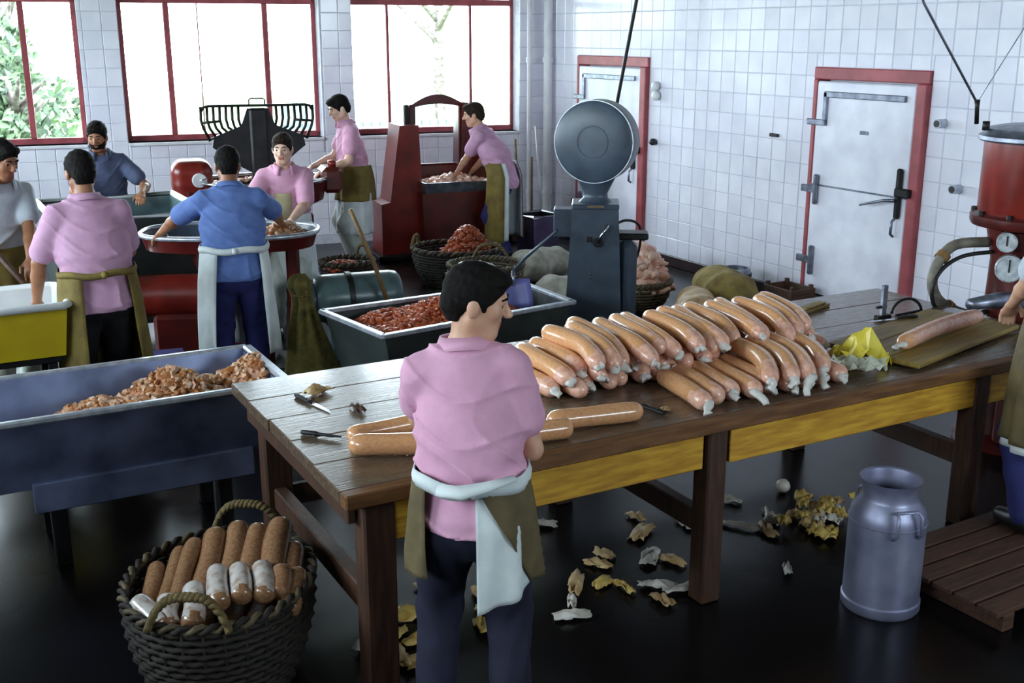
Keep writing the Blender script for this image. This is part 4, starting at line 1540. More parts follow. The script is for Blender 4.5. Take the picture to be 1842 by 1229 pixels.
# local: -y faces the camera
b = MB()
b.prism([(-.23, .0), (.22, .0), (.17, 1.12), (-.17, 1.12)], -.16, .16)
col = b.build('column', M_GREY, sc)
MB().box((-.175, -.165, 1.10), (.175, .165, 1.14), None, .008).build('cap', M_GREY, sc)
MB().box((.17, -.10, .05), (.32, .14, .86), None, .05).build('counterweight_case', M_GREY, sc)
MB().box((-.31, -.09, .88), (-.16, .10, 1.09), None, .008).build('side_box', M_GREY, sc)
MB().lathe([(.10, 1.14), (.075, 1.17), (.07, 1.2), (.12, 1.33), (.05, 1.36)], 20, None, 1.25, .8).build('neck', M_GREY, sc, 60)
DM = Matrix.Translation((0, 0, 1.585)) @ Matrix.Rotation(math.radians(-17), 4, 'Z') @ Matrix.Rotation(math.pi / 2, 4, 'X')
b = MB()
b.lathe([(0, .11), (.11, .108), (.115, .103), (.12, .108), (.27, .104), (.295, .09), (.30, .07), (.30, -.10), (.29, -.115), (0, -.115)], 56, DM)
dh = b.build('dial_head', M_GREY, sc, 40)
MB().lathe([(.296, .090), (.302, .090), (.302, .080), (.296, .080)], 56, DM, close=True).build('dial_rim', M_RIM, dh, 40)
MB().lathe([(.112, .112), (.118, .112), (.118, .104), (.112, .104)], 40, DM, close=True).build('dial_ring', M_GREY, dh, 40)
MB().lathe([(.0, -.118), (.28, -.118), (.28, -.113), (0, -.113)], 40, DM, close=True).build('dial_glass', M_GLASSF, dh, 40)
le = MB().lathe([(0, 0), (.035, 0), (.035, .03), (0, .03)], 14, Matrix.Translation((.02, -.15, .86)) @ Matrix.Rotation(math.pi / 2, 4, 'X')).build('lever_hub', M_DKMETAL, sc, 40)
MB().tube([(.02, -.19, .86), (.05, -.195, .92), (.095, -.195, .995)], [.010, .010, .014], 8).build('lever', M_CHROME, le, True)
MB().box((-.06, -.168, .86), (-.02, -.158, .90), None, .003).build('screw_plate', M_DKMETAL, sc)
MB().box((-.06, -.175, 1.115), (.06, -.166, 1.135), None, .003).build('name_plate', M_CHROME, sc)
for q in ((-.03, .62), (-.032, .59)):
    MB().lathe([(0, 0), (.007, 0), (.007, .006), (0, .007)], 8, Matrix.Translation((q[0], -.165, q[1])) @ Matrix.Rotation(math.pi / 2, 4, 'X')).build('rivet', M_CHROME, sc)
MB().box((-.34, -.30, 0), (.36, .30, .05), None, .01).build('base', M_DKMETAL, sc)
MB().box((.17, -.06, .86), (.40, .12, .91), None, .01).build('bracket', M_DKMETAL, sc)
rod = MB().tube([(4.16, 6.86, .965), (4.12, 7.25, .70), (4.13, 7.44, .57), (4.15, 7.95, .012)], .013, 8).build('leaning_rod', M_GREY, None, True)
tag(rod, 'thin dark blue rod leaning against the box of the dial scale', 'rod')
cb = MB().tube([(6.0, 8.53, CEIL), (6.0, 8.563, 2.637), (6.0, 8.855, 1.645), (6.0, 8.93, 1.2), (5.9, 8.9, .5), (5.7, 8.8, .012)], .017, 8).build('hanging_cable', M_DKMETAL, None, True)
tag(cb, 'dark cable slanting down from above behind the dial scale', 'cable')
cl = MB().tube(smooth_path([(4.83, 7.2, .86), (4.98, 7.18, .93), (5.14, 7.2, .86), (5.19, 7.3, .6), (5.12, 7.5, .25), (5.2, 7.62, .014)]), .011, 8).build('scale_cable', M_BLACK, None, True)
tag(cl, 'black cable looping out to the right of the dial scale', 'cable')

# ------------------------------------------------------------------ grinder with oval tray
gr = thing('meat_grinder', 'red meat grinder with a wide oval tray rimmed in white metal', 'grinder', (2.02, 7.78, 0), math.radians(-23.6))


def oval(rx, ry, z, n=48, p=2.6):
    out = []
    for k in range(n):
        a = 2 * math.pi * k / n
        c, s = math.cos(a), math.sin(a)
        out.append(Vector((rx * math.copysign(abs(c) ** (2 / p), c), ry * math.copysign(abs(s) ** (2 / p), s), z)))
    return out


def loft(rings, cap0=False, cap1=True):
    b = MB()
    n = len(rings[0])
    vs = [p for r in rings for p in r]
    fs = []
    for i in range(len(rings) - 1):
        for k in range(n):
            j = (k + 1) % n
            fs.append((i * n + k, i * n + j, (i + 1) * n + j, (i + 1) * n + k))
    if cap0:
        fs.append(tuple(range(n))[::-1])
    if cap1:
        fs.append(tuple((len(rings) - 1) * n + k for k in range(n)))
    b.add(vs, fs)
    return b


loft([oval(.61, .35, 1.0), oval(.58, .32, .90), oval(.30, .2, .87), oval(.28, .18, .885), oval(.565, .31, .915), oval(.595, .335, 1.0)], False, False).build('tray', M_RED, gr, 40)
loft([oval(.59, .33, .998), oval(.56, .305, .918), oval(.1, .1, .90)], False, True).build('tray_lining', M_GREY, gr, 40)
MB().tube(oval(.61, .35, 1.005), .018, 10, closed=True).build('tray_rim', M_RIM, gr, True)
loft([oval(.30, .22, .89), oval(.24, .2, .74), oval(.17, .17, .64)], False, True).build('hopper', M_RED, gr, 40)
b = MB()
b.lathe([(.0, -.42), (.13, -.42), (.15, -.40), (.15, .30), (.19, .32), (.19, .40), (.0, .40)], 28, Matrix.Translation((-.32, -.02, .55)) @ Matrix.Rotation(math.pi / 2, 4, 'Y'))
b.build('barrel', M_REDB, gr, 40)
MB().box((-.55, -.18, .05), (.28, .18, .44), None, .03).build('pedestal', M_RED, gr)
MB().box((.38, -.05, .05), (.47, .05, .89), None, .015).build('post', M_RED, gr)
MB().box((-.62, -.24, 0), (.55, .24, .05), None, .01).build('base', M_DKMETAL, gr)
b = MB().lathe([(.0, -.05), (.17, -.05), (.18, -.03), (.18, .03), (.0, .05)], 26, Matrix.Translation((-.72, -.02, .62)) @ Matrix.Rotation(math.pi / 2, 4, 'Y'))
b.build('outlet_ring', M_CHROME, gr, 40)


def tray_h(u, v):
    return max(0, .11 * (1 - u * u) * (1 - v * v * .8) + .01)


heap('meat_scraps', 'orange and pale meat pieces in the oval grinder tray', 'meat', 2.36, 7.66, .915, tray_h, .17, .19, 220, .025, M_MEATO, 41, sub=1, rz=math.radians(-23))
mo = thing('electric_motor', 'grey-green electric motor on the floor behind the meat wagon', 'motor', (2.94, 7.72, 0), math.radians(-8))
b = MB().lathe([(0, -.34), (.15, -.34), (.17, -.32), (.18, -.27), (.18, -.10), (.172, -.095), (.172, -.085), (.18, -.08), (.18, .24), (.17, .29), (.15, .31), (0, .31)], 32, Matrix.Translation((0, 0, .44)) @ Matrix.Rotation(math.pi / 2, 4, 'Y'))
b.build('casing', M_GREENGREY, mo, 35)
MB().lathe([(.178, -.02), (.19, -.02), (.19, .02), (.178, .02)], 32, Matrix.Translation((-.08, 0, .44)) @ Matrix.Rotation(math.pi / 2, 4, 'Y'), close=True).build('band', M_BLACK, mo, 35)
MB().box((-.26, -.2, .0), (.26, .2, .27), None, .02).build('mount', M_GREENGREY, mo)
MB().box((.0, -.24, .28), (.16, -.16, .42), None, .015).build('terminal_box', M_GREENGREY, mo)
MB().lathe([(0, -.42), (.12, -.42), (.13, -.40), (.13, -.33), (0, -.33)], 24, Matrix.Translation((0, 0, .44)) @ Matrix.Rotation(math.pi / 2, 4, 'Y')).build('gearbox', M_GREENGREY, mo, 35)
hs = MB().tube([(2.05, 6.60, .012), (2.18, 6.55, .012), (2.30, 6.36, .012), (2.44, 6.25, .012), (2.52, 6.3, .012)], .012, 8).build('floor_cable', M_HOSE, None, True)
tag(hs, 'pale cable curling on the floor between the man in blue and the wagon', 'cable')
so = thing('floor_sack', 'olive sack standing on the floor beside the man in the blue shirt', 'sack', (2.33, 7.06, 0))
sb = Field((-.3, -.3, -.02), (.3, .3, .85), .012)
sb.cone((0, 0, .12), (-.04, .02, .62), .17, .05, .04, (1, 0, 0), 1.15)
sb.cone((-.04, .02, .62), (-.05, .02, .72), .05, .075, .03)
sb.ripple(lambda X, Y, Z: .012 * np.sin(np.arctan2(Y, X + .02) * 7 + Z * 5) * np.clip(Z * 2, 0, 1))
sb.plane_cut((0, 0, .004), (0, 0, -1.0))
sm_, _, _ = sb.mesh('sack')
sm_.materials.append(M_BURLAP)
link('cloth', sm_, so)
MB().lathe([(.056, -.01), (.066, 0), (.056, .01)], 14, Matrix.Translation((-.045, .02, .655)), close=True).build('string', M_ROPE, so, True)
st = thing('foot_step', 'low step with violet-blue metal top in front of the grinder', 'step', (1.55, 6.95, 0), math.radians(-10))
MB().box((-.17, -.10, .13), (.17, .10, .16), None, .006).build('tread', M_BLUEM, st)
for x in (-.14, .14):
    for y in (-.07, .07):
        MB().box((x - .015, y - .015, 0), (x + .015, y + .015, .13)).build('leg', M_DKMETAL, st)
st2 = thing('metal_stool', 'small blue-grey metal stool between the two men seen from behind', 'stool', (1.36, 7.1, 0), math.radians(-8))
MB().box((-.13, -.12, .33), (.13, .12, .36), None, .006).build('seat', M_BLUEM, st2)
for x in (-.1, .1):
    for y in (-.09, .09):
        MB().box((x - .014, y - .014, 0), (x + .014, y + .014, .33)).build('leg', M_GREY, st2)

# ------------------------------------------------------------------ grey soaking tub in the back
gt = thing('grey_tub', 'big grey tub with white rim behind the oval grinder tray', 'tub', (1.5, 8.92, 0))
open_box(-.55, .50, -.55, .58, .25, 1.05, .03, .03).build('body', [M_WAGON, M_GREENGREY], gt)
MB().tube([(-.55, -.55, 1.06), (.50, -.55, 1.06), (.50, .58, 1.06), (-.55, .58, 1.06)], .03, 10, closed=True).build('rim', M_WHITEP, gt, 60)
for x in (-.4, .38):
    for y in (-.4, .42):
        MB().box((x - .03, y - .03, 0), (x + .03, y + .03, .26)).build('leg', M_STEEL, gt)

# ------------------------------------------------------------------ bowl cutter with raised slotted guard
bc = thing('bowl_cutter', 'red bowl cutter with a raised black slotted guard', 'bowl cutter', (3.08, 10.5, 0), math.radians(-10))
b = MB().lathe([(.0, .70), (.35, .70), (.56, .80), (.60, .99), (.62, 1.0), (.585, 1.0), (.54, .83), (.34, .74), (.12, .74), (.1, .9), (0, .9)], 44, None, 1.0, .75)
b.build('bowl', M_RED, bc, 40)
MB().tube([(.605 * math.cos(a), .605 * .75 * math.sin(a), 1.0) for a in [2 * math.pi * i / 48 for i in range(48)]], .022, 8, closed=True).build('bowl_rim', M_CHROME, bc, True)
MB().box((-.38, -.3, .05), (.42, .3, .72), None, .04).build('pedestal', M_RED, bc)
MB().box((-.45, -.36, 0), (.5, .36, .05), None, .01).build('base', M_DKMETAL, bc)
hb = Field((-1.0, -.3, .6), (-.25, .5, 1.4), .014)
for z_ in (.86, .98, 1.09):
    for y_ in (.0, .14):
        hb.cone((-.73, y_, z_), (-.585, y_, z_), .118, .118, .04)
hm_, _, _ = hb.mesh('housing')
hm_.materials.append(M_REDB)
ho = link('housing', hm_, bc)
MB().lathe([(0, .03), (.062, .03), (.068, .02), (.068, 0), (0, 0)], 24, Matrix.Translation((-.60, -.117, 1.03)) @ Matrix.Rotation(math.pi / 2, 4, 'X')).build('gauge', M_WHITEP, ho, 40)
MB().tube([(-.60, -.147, 1.03), (-.54, -.152, 1.045)], .008, 6).build('gauge_knob', M_CHROME, ho, True)
MB().box((-.74, -.12, .3), (-.56, .2, .95), None, .03).build('housing_leg', M_RED, bc)
# guard: fan of bars under a straight top rail, solid dark heart and column
RZ0, RZ1 = 1.16, 1.69
gd = MB().box((-.085, .13, .95), (.085, .27, 1.66), None, .02).build('guard_column', M_DKMETAL, bc)
b = MB()
b.prism([(-.10, 1.66), (-.16, 1.50), (-.42, 1.40), (-.44, 1.30), (-.36, 1.24), (-.24, 1.14), (-.10, 1.06), (.10, 1.06), (.24, 1.14), (.36, 1.24), (.44, 1.30), (.42, 1.40), (.16, 1.50), (.10, 1.66)], .16, .24)
b.build('guard_plate', M_DKMETAL, bc)
MB().tube([(-.52, .2, 1.64), (-.50, .2, 1.675), (-.46, .2, 1.685), (.46, .2, 1.685), (.50, .2, 1.675), (.52, .2, 1.64)], .013, 8).build('guard_rail', M_DKMETAL, bc, True)
for sg in (-1, 1):
    for k in range(7):
        x0 = sg * (.525 - .058 * k)
        x1 = sg * (.475 - .062 * k)
        z1 = 1.36 + .02 * k
        MB().tube([(x0, .2, 1.68), (x0 + sg * .004, .2, 1.56), (x0 - sg * .015, .2, 1.48), (x1 - sg * .02, .2, z1)], .015, 6).build('guard_bar', M_DKMETAL, bc, True)
    MB().tube([(sg * .53, .2, 1.53), (sg * .34, .2, 1.545)], .014, 6).build('guard_crossbar', M_DKMETAL, bc, True)
    MB().tube([(sg * .475, .2, 1.37), (sg * .30, .2, 1.42)], .012, 6).build('guard_crossbar', M_DKMETAL, bc, True)
MB().tube([(-.075, .2, 1.685), (-.075, .2, 1.735), (-.06, .2, 1.75), (.06, .2, 1.75), (.075, .2, 1.735), (.075, .2, 1.685)], .008, 6).build('lift_handle', M_DKMETAL, bc, True)
MB().box((.55, -.1, .85), (.75, .25, 1.1), None, .04).build('knife_head', M_RED, bc)
MB().tube([(.66, .0, 1.1), (.66, .0, 1.16)], .04, 12).build('knife_knob', M_REDB, bc, True)
heap('minced_meat', 'ring of pinkish meat in the bowl cutter', 'minced meat', 3.08, 10.5, .80, lambda u, v: (.17 if .3 < u * u + v * v < .95 else None), .54, .40, 420, .022, M_MEATP, 51, base=False)

# ------------------------------------------------------------------ red kneading machine with arched frame
km = thing('kneading_machine', 'tall dark red kneading machine with an arched top frame', 'kneading machine', (5.14, 11.05, 0), math.radians(-8))
MB().prism([(-.66, 0), (-.22, 0), (-.20, .55), (-.235, 1.42), (-.44, 1.42), (-.56, .62), (-.66, .60)], -.22, .22).build('left_column', M_REDB, km)
MB().prism([(.24, .3), (.66, .3), (.62, .75), (.46, 1.2), (.42, 1.62), (.30, 1.64), (.28, .9)], -.10, .22).build('right_column', M_RED, km)
for x, n_ in ((-.25, 0), (.30, 1)):
    MB().box((x - .035, -.05, .80), (x + .035, .06, 1.62), None, .01).build('upright', M_RED, km)
b = MB()
pts = [(-.29 + .64 * i / 16, 1.60 + .125 * math.sin(math.pi * i / 16)) for i in range(17)]
low = [(.35 - .64 * i / 16, 1.58 + .045 * math.sin(math.pi * i / 16)) for i in range(17)]
b.prism(pts + low, -.05, .06)
b.build('arch', M_RED, km)
MB().box((-.34, -.06, 1.42), (-.29, .0, 1.62), None, .006).build('lever_post', M_DKMETAL, km)
MB().prism([(-.24, .0), (.46, .0), (.56, .72), (-.26, .72)], -.40, .25).build('trough_body', M_RED, km)
MB().box((-.27, .05, .72), (.5, .12, .98), None, .02).build('back_panel', M_RED, km)
open_box(-.24, .52, -.42, .05, .72, .83, .02, .03).build('tray', [M_STEEL, M_RIM], km)
MB().box((-.72, -.30, 0), (.70, .30, .06), None, .012).build('base', M_DKMETAL, km)
heap('meat_pieces', 'pink meat pieces in the tray of the kneading machine', 'meat', 5.26, 10.86, .765, lambda u, v: max(0, .08 * (1 - u * u) * (1 - v * v) + .02), .34, .18, 130, .035, M_MEATP, 61, sub=1, rz=math.radians(-8))

# ------------------------------------------------------------------ red filling machine at the right
fm = thing('sausage_filler', 'red sausage filling machine with a drum and gauges at the right edge', 'filling machine', (5.62, 4.06, 0))
MB().lathe([(0, 1.36), (.29, 1.36), (.30, 1.38), (.30, 1.77), (0, 1.77)], 48).build('drum', M_REDB, fm, 40)
MB().lathe([(0, 1.77), (.325, 1.77), (.335, 1.78), (.335, 1.80), (.31, 1.815), (.30, 1.84), (.20, 1.86), (0, 1.87)], 48).build('lid', M_STEEL, fm, 40)
MB().lathe([(.20, 1.28), (.325, 1.30), (.335, 1.32), (.335, 1.355), (.31, 1.37), (.2, 1.37)], 48).build('flange', M_RED, fm, 40)
for k in range(10):
    a = 2 * math.pi * k / 10 + .25
    MB().lathe([(0, 0), (.017, 0), (.017, .025), (0, .028)], 6, Matrix.Translation((.315 * math.cos(a), .315 * math.sin(a), 1.36))).build('bolt', M_DKMETAL, fm)
MB().lathe([(0, .0), (.30, .0), (.30, .05), (.22, .08), (.21, .6), (.20, 1.1), (.24, 1.28), (0, 1.3)], 40).build('column', M_RED, fm, 40)
MB().box((-.30, -.32, .05), (.3, -.1, .75), None, .04).build('gear_case', M_RED, fm)
for p, r, nm in (((-.29, -.07, 1.235), .055, 'a'), ((-.30, -.11, 1.095), .075, 'b')):
    Mg = Matrix.Translation(p) @ Matrix.Rotation(math.radians(-52), 4, 'Z') @ Matrix.Rotation(math.pi / 2, 4, 'X')
    g = MB().lathe([(0, -.06), (r * .9, -.06), (r, -.05), (r, .01), (r * .92, .015), (r * .9, .008), (0, .008)], 26, Mg).build('gauge', M_GLASSF, fm, 40)
    MB().box((-.004, -.02, .009), (.004, r * .7, .012), Mg).build('needle', M_BLACK, g)
MB().tube([(-.20, -.12, .90), (-.34, -.10, .92), (-.60, -.12, .93)], [.06, .045, .032], 16).build('nozzle', M_STEEL, fm, True)
MB().tube([(-.27, -.2, .66), (-.33, -.22, .66), (-.33, -.22, .60), (-.27, -.2, .60)], .012, 8).build('handle', M_CHROME, fm, True)
MB().tube([(-.27, -.2, .50), (-.31, -.22, .50)], .018, 8).build('drain_cock', M_CHROME, fm, True)
MB().tube([(-.28, .16, 1.88), (-.28, .16, 1.83)], .02, 8).build('lifting_eye', M_DKMETAL, fm, True)
hz = thing('filler_hose', 'grey hose looping left from the red filling machine', 'hose', (5.35, 4.22, .7))
ho_ = Vector((5.35, 4.22, .7))


def rel(pts, o):
    return [tuple(Vector(p) - o) for p in pts]


MB().tube(smooth_path(rel([(5.42, 4.18, 1.20), (5.24, 4.25, 1.19), (5.12, 4.25, 1.12), (5.07, 4.25, 1.0), (5.13, 4.25, .885), (5.27, 4.22, .80), (5.42, 4.15, .76)], ho_)), .03, 12).build('hose', M_HOSE, hz, True)
MB().tube(smooth_path(rel([(5.42, 4.14, 1.15), (5.24, 4.20, 1.13), (5.10, 4.22, 1.06), (5.04, 4.22, .95), (5.09, 4.22, .84), (5.20, 4.2, .80), (5.42, 4.13, .80)], ho_)), .012, 8).build('thin_hose', M_BLACK, hz, True)
for t, q in ((0, (5.135, 4.25, 1.13)), (1, (5.21, 4.235, .83))):
    MB().lathe([(.031, -.02), (.04, -.02), (.04, .02), (.031, .02)], 14, Matrix.Translation(Vector(q) - ho_) @ Matrix.Rotation(math.radians(50 if t == 0 else -55), 4, 'Y'), close=True).build('hose_clamp', M_HANDLE, hz, 40)
ch_ = thing('hoist_cable', 'thin steel cable and hook above the red filling machine', 'cable', (5.22, 4.2, 1.9))
co = Vector((5.22, 4.2, 1.9))
MB().tube(rel([(4.08, 4.15, 3.7), (4.70, 4.17, 2.50), (5.22, 4.2, 1.985)], co), .007, 6).build('cable', M_STEEL, ch_, True)
MB().tube(rel([(6.2, 4.3, 3.2), (5.70, 4.25, 2.50), (5.22, 4.2, 1.985)], co), .003, 6).build('thin_cable', M_STEEL, ch_, True)
MB().tube(rel([(5.22, 4.2, 2.0), (5.225, 4.2, 1.96), (5.235, 4.2, 1.87)], co), [.016, .012, .012], 8).build('hook', M_DKMETAL, ch_, True)


# ------------------------------------------------------------------ baskets
def basket(label, loc, rx, ry, h, rz=0.0, handles=(90, 270), stakes=26, m=M_WICKER, mr=M_WICKERL, hw=.18, hh=.11, rim_r=.016):
    k = thing('wicker_basket', label, 'basket', loc, rz)
    b = MB()
    n = stakes * 2

    def rad(z):
        t = z / h
        return .74 + .26 * math.sin(min(1, t * 1.1) * math.pi / 2)
    rows = max(6, int(h / .026))
    for j in range(rows):
        z = .01 + (h - .02) * j / (rows - 1)
        f = rad(z)
        pts = []
        for i in range(n):
            a = 2 * math.pi * i / n
            o = .006 * (1 if (i // 1 + j) % 2 else -1)
            pts.append(((rx * f + o) * math.cos(a), (ry * f + o) * math.sin(a), z))
        b.tube(pts, .0125, 5, closed=True)
    tag(b.build('weave', m, k, True), kind='stuff')
    for i in range(stakes):
        a = 2 * math.pi * i / stakes
        MB().tube([((rx * rad(z) + .004) * math.cos(a), (ry * rad(z) + .004) * math.sin(a), z) for z in (.005, h * .35, h * .7, h + .01)], .007, 5).build('stake', m, k, True)
    MB().lathe([(0, .012), (rx * .74, .012), (rx * .74, .028), (0, .028)], 24, None, 1, ry / rx).build('bottom', m, k, 40)
    for s in (0, 1):
        pts = []
        for i in range(120):
            a = 2 * math.pi * i / 120
            t = a * 22 + s * math.pi
            pts.append(((rx + .012 * math.cos(t)) * math.cos(a), (ry + .012 * math.cos(t)) * math.sin(a), h + .012 + .012 * math.sin(t)))
        MB().tube(pts, rim_r, 6, closed=True).build('rim_strand', mr if s else m, k, True)
    for d in handles:
        a = math.radians(d)
        c, s_ = math.cos(a), math.sin(a)
        hb_ = MB()
        base = []
        for i in range(15):
            t = i / 14
            w = (t - .5) * 2
            hgt = hh * (1 - abs(w) ** 3.2)
            base.append(Vector((rx * c * (1 - .04 * (hgt / hh)) - s_ * w * hw, ry * s_ * (1 - .04 * (hgt / hh)) + c * w * hw, h + .01 + hgt)))
        for q in range(2):
            pts = []
            for i, p in enumerate(smooth_path(base, 4)):
                t = i * .9 + q * math.pi
                pts.append(p + Vector((c * .008 * math.cos(t), s_ * .008 * math.cos(t), .008 * math.sin(t))))
            hb_.tube(pts, .0115, 6)
        hb_.build('handle', M_ROPE, k, True)
    return k


FB = Vector((.86, 3.80, 0))
basket('dark wicker basket of speckled sausages on the floor in front', FB, .335, .40, .40, math.radians(-28), handles=(86, 268), stakes=30, hw=.14, hh=.12, rim_r=.011)
RF = Matrix.Rotation(math.radians(-28), 3, 'Z')
BG = 'speckled sausages in the front basket'


def bs(a, b, r, lab, i, m=M_SAUSB, tail=None, end=False):
    A = FB + RF @ Vector((a[0] * .86, a[1], a[2]))
    B_ = FB + RF @ Vector((b[0] * .86, b[1], b[2]))
    sausage(A, B_, r, lab, BG, seed=600 + i, m=m, me_end=(M_SAUSB if m is M_SAUSW else M_SAUSB), end=end, tail=tail, bend=random.uniform(-.012, .012))


for i, x in enumerate((-.25, -.15, -.05, .06, .17, .27)):
    bs((x * 1.0, .26, .29), (x * 1.02, -.22, .27), .045, 'speckled sausage in the hidden lower layer of the front basket, %s from the left' % ordinal(i), i)
for i, (x, yt_, zt, yb_, zb, r) in enumerate(((-.30, .10, .41, -.20, .33, .036), (-.215, .17, .44, -.16, .36, .034), (-.155, .20, .46, -.16, .37, .037), (-.075, .24, .48, -.14, .37, .047), (.025, .26, .50, -.10, .37, .045), (.12, .24, .50, -.13, .38, .044), (.225, .24, .52, -.08, .40, .052), (.295, .16, .46, -.14, .36, .04))):
    bs((x, yt_, zt), (x + .02, yb_, zb), r, 'brown speckled sausage in the back row of the front basket, %s from the left' % ordinal(i), 20 + i, tail=.05, end=False)
for i, (x, y, z, x2, y2, z2, m) in enumerate(((-.29, -.20, .42, -.14, -.31, .37, M_SAUSW), (-.16, -.17, .415, -.12, -.30, .36, M_SAUSW), (-.075, -.13, .44, -.03, -.32, .375, M_SAUSW), (.015, -.06, .47, .075, -.25, .42, M_SAUSW), (.095, -.05, .47, .15, -.22, .43, M_SAUSW), (.185, -.03, .47, .235, -.20, .42, M_SAUSW), (.27, -.04, .46, .285, -.16, .41, M_SAUSB), (.335, .0, .43, .33, -.19, .36, M_SAUSB))):
    bs((x, y, z), (x2, y2, z2), .040, ('whitish' if m is M_SAUSW else 'brown') + ' shiny sausage in the front row of the front basket, %s from the left' % ordinal(i), 40 + i, m)

basket('large dark wicker basket with red meat beside the kneading machine', (4.66, 9.55, 0), .42, .36, .34, math.radians(-30), handles=(170,), stakes=20, hw=.12)
heap('red_meat', 'heap of stringy orange-red meat in the large dark basket', 'meat', 4.82, 9.62, .26, lambda u, v: max(0, .26 * (1 - u * u) * (1 - v * v)), .22, .18, 300, .026, M_MEATR, 71, sub=1)
basket('wicker basket with white fat and a hoop handle beyond the man in front', (4.48, 8.60, 0), .33, .30, .36, math.radians(-20), handles=(75,), stakes=20, m=M_WICKERL, mr=M_WICKERL, hw=.16, hh=.13)
heap('white_fat', 'white fat chunks in the hoop-handled basket', 'fat', 4.38, 8.60, .27, lambda u, v: max(0, .09 * (1 - u * u) * (1 - v * v) + .02), .20, .20, 120, .03, M_FAT, 72, sub=1)
basket('small brown basket with red scraps at the feet of the tall man', (3.60, 9.72, 0), .25, .22, .28, 0, handles=(30,), stakes=16, hw=.09, hh=.12)
heap('red_meat', 'few red meat scraps in the small brown basket', 'meat', 3.54, 9.68, .22, lambda u, v: max(0, .06 * (1 - u * u) * (1 - v * v) + .02), .17, .15, 80, .022, M_MEATR, 73, sub=1)
basket('wicker basket heaped with pink offal behind the dial scale', (5.66, 7.95, 0), .30, .30, .22, 0, handles=(), stakes=18, m=M_WICKERL)
heap('pink_offal', 'heap of pink and white offal in the basket behind the dial scale', 'offal', 5.66, 7.95, .16, lambda u, v: (max(0, .36 * (1 - (u * u + v * v) ** 1.2)) if u * u + v * v < 1 else None), .27, .27, 260, .045, M_MEATP, 74, sub=1)


def sack(name, label, loc, r, h, m, rz, lie=False, seed=0):
    t = thing(name, label, 'sack', loc, rz)
    F = Field((-.6, -.6, -.02), (.6, .6, h + .3), .014)
    if lie:
        F.cone((-.18, 0, r * .85), (.18, .02, r * .85), r, r * .92, .05, (0, 0, 1), .8)
        F.cone((.18, .02, r * .7), (.18 + r * 1.2, .03, r * .6), r * .55, r * .3, .06)
    else:
        F.cone((0, 0, r * .8), (.02, 0, h * .8), r, r * .85, .05)
        F.cone((.02, 0, h * .8), (.03, 0, h), r * .5, r * .3, .08)
    F.ripple(lambda X, Y, Z: .012 * np.sin(X * 24 + seed) * np.cos(Y * 19 + Z * 21 + seed))
    F.plane_cut((0, 0, .004), (0, 0, -1.0))
    me, _, _ = F.mesh(name)
    me.materials.append(m)
    link('cloth', me, t)
    if lie:
        b = MB().lathe([(r * .36, -.015), (r * .44, 0), (r * .36, .015)], 14, Matrix.Translation((.18 + r * .95, .028, r * .62)) @ Matrix.Rotation(math.pi / 2, 4, 'Y'), close=True)
    else:
        b = MB().lathe([(r * .46, -.015), (r * .55, 0), (r * .46, .015)], 14, Matrix.Translation((.027, 0, h * .9)), close=True)
    b.build('string', M_ROPE, t, True)
    return t


sack('sack', 'pale sack lying on the floor left of the dial scale, farther one', (5.45, 9.25, 0), .20, .3, M_SACKW, .2, True, 1)
sack('sack', 'greyish sack slumped against the left foot of the dial scale', (5.05, 8.02, 0), .19, .3, M_SACKW, -.9, True, 2)
sack('sack', 'big yellow-brown sack lying on the floor right of the offal basket', (6.22, 7.42, 0), .23, .3, M_SACKY, 1.2, True, 3)
sack('sack', 'bluish white sack standing behind the offal basket', (6.2, 8.6, 0), .17, .3, M_SACKW, .9, False, 4)
sack('sack', 'dull pink-brown sack on the floor in front of the yellow-brown one', (5.70, 7.12, 0), .18, .3, M_SCRAP, .9, True, 5)
bl = thing('small_barrel', 'small grey barrel by the tiled wall behind the yellow-brown sack', 'barrel', (6.66, 7.80, 0))
MB().lathe([(0, 0), (.13, 0), (.15, .10), (.15, .17), (.13, .27), (.11, .27), (.11, .24), (0, .24)], 24).build('body', M_STEEL, bl, 40)
for z in (.06, .21):
    r_ = .146
    MB().lathe([(r_ - .008, z - .015), (r_ + .004, z - .015), (r_ + .004, z + .015), (r_ - .008, z + .015)], 24, close=True).build('hoop', M_DKMETAL, bl, 40)
ct = thing('wooden_crate', 'brown wooden crate against the wall beside the near cold-room door', 'crate', (6.72, 7.15, 0))
for k in range(2):
    MB().box((-.14, -.18, .02 + k * .11), (-.12, .18, .11 + k * .11), None, .004).build('slat', M_PALLET, ct)
    MB().box((.12, -.18, .02 + k * .11), (.14, .18, .11 + k * .11), None, .004).build('slat', M_PALLET, ct)
    MB().box((-.12, -.18, .02 + k * .11), (.12, -.16, .11 + k * .11), None, .004).build('slat', M_PALLET, ct)
    MB().box((-.12, .16, .02 + k * .11), (.12, .18, .11 + k * .11), None, .004).build('slat', M_PALLET, ct)
for x in (-.11, .11):
    for y in (-.15, .15):
        MB().box((x - .015, y - .015, 0), (x + .015, y + .015, .25)).build('corner_post', M_PALLET, ct)
bn = thing('waste_bin', 'dark violet bin with a pale rim standing in the far corner', 'bin', (6.15, 10.55, 0), .1)
open_box(-.19, .19, -.19, .19, 0, .42, .015, .03).build('body', [mat('violet_grey_paint', (88, 74, 110), .5, (64, 54, 82), 6), M_DKMETAL], bn)
MB().tube([(-.19, -.19, .425), (.19, -.19, .425), (.19, .19, .425), (-.19, .19, .425)], .02, 8, closed=True).build('rim', M_RIM, bn, 50)
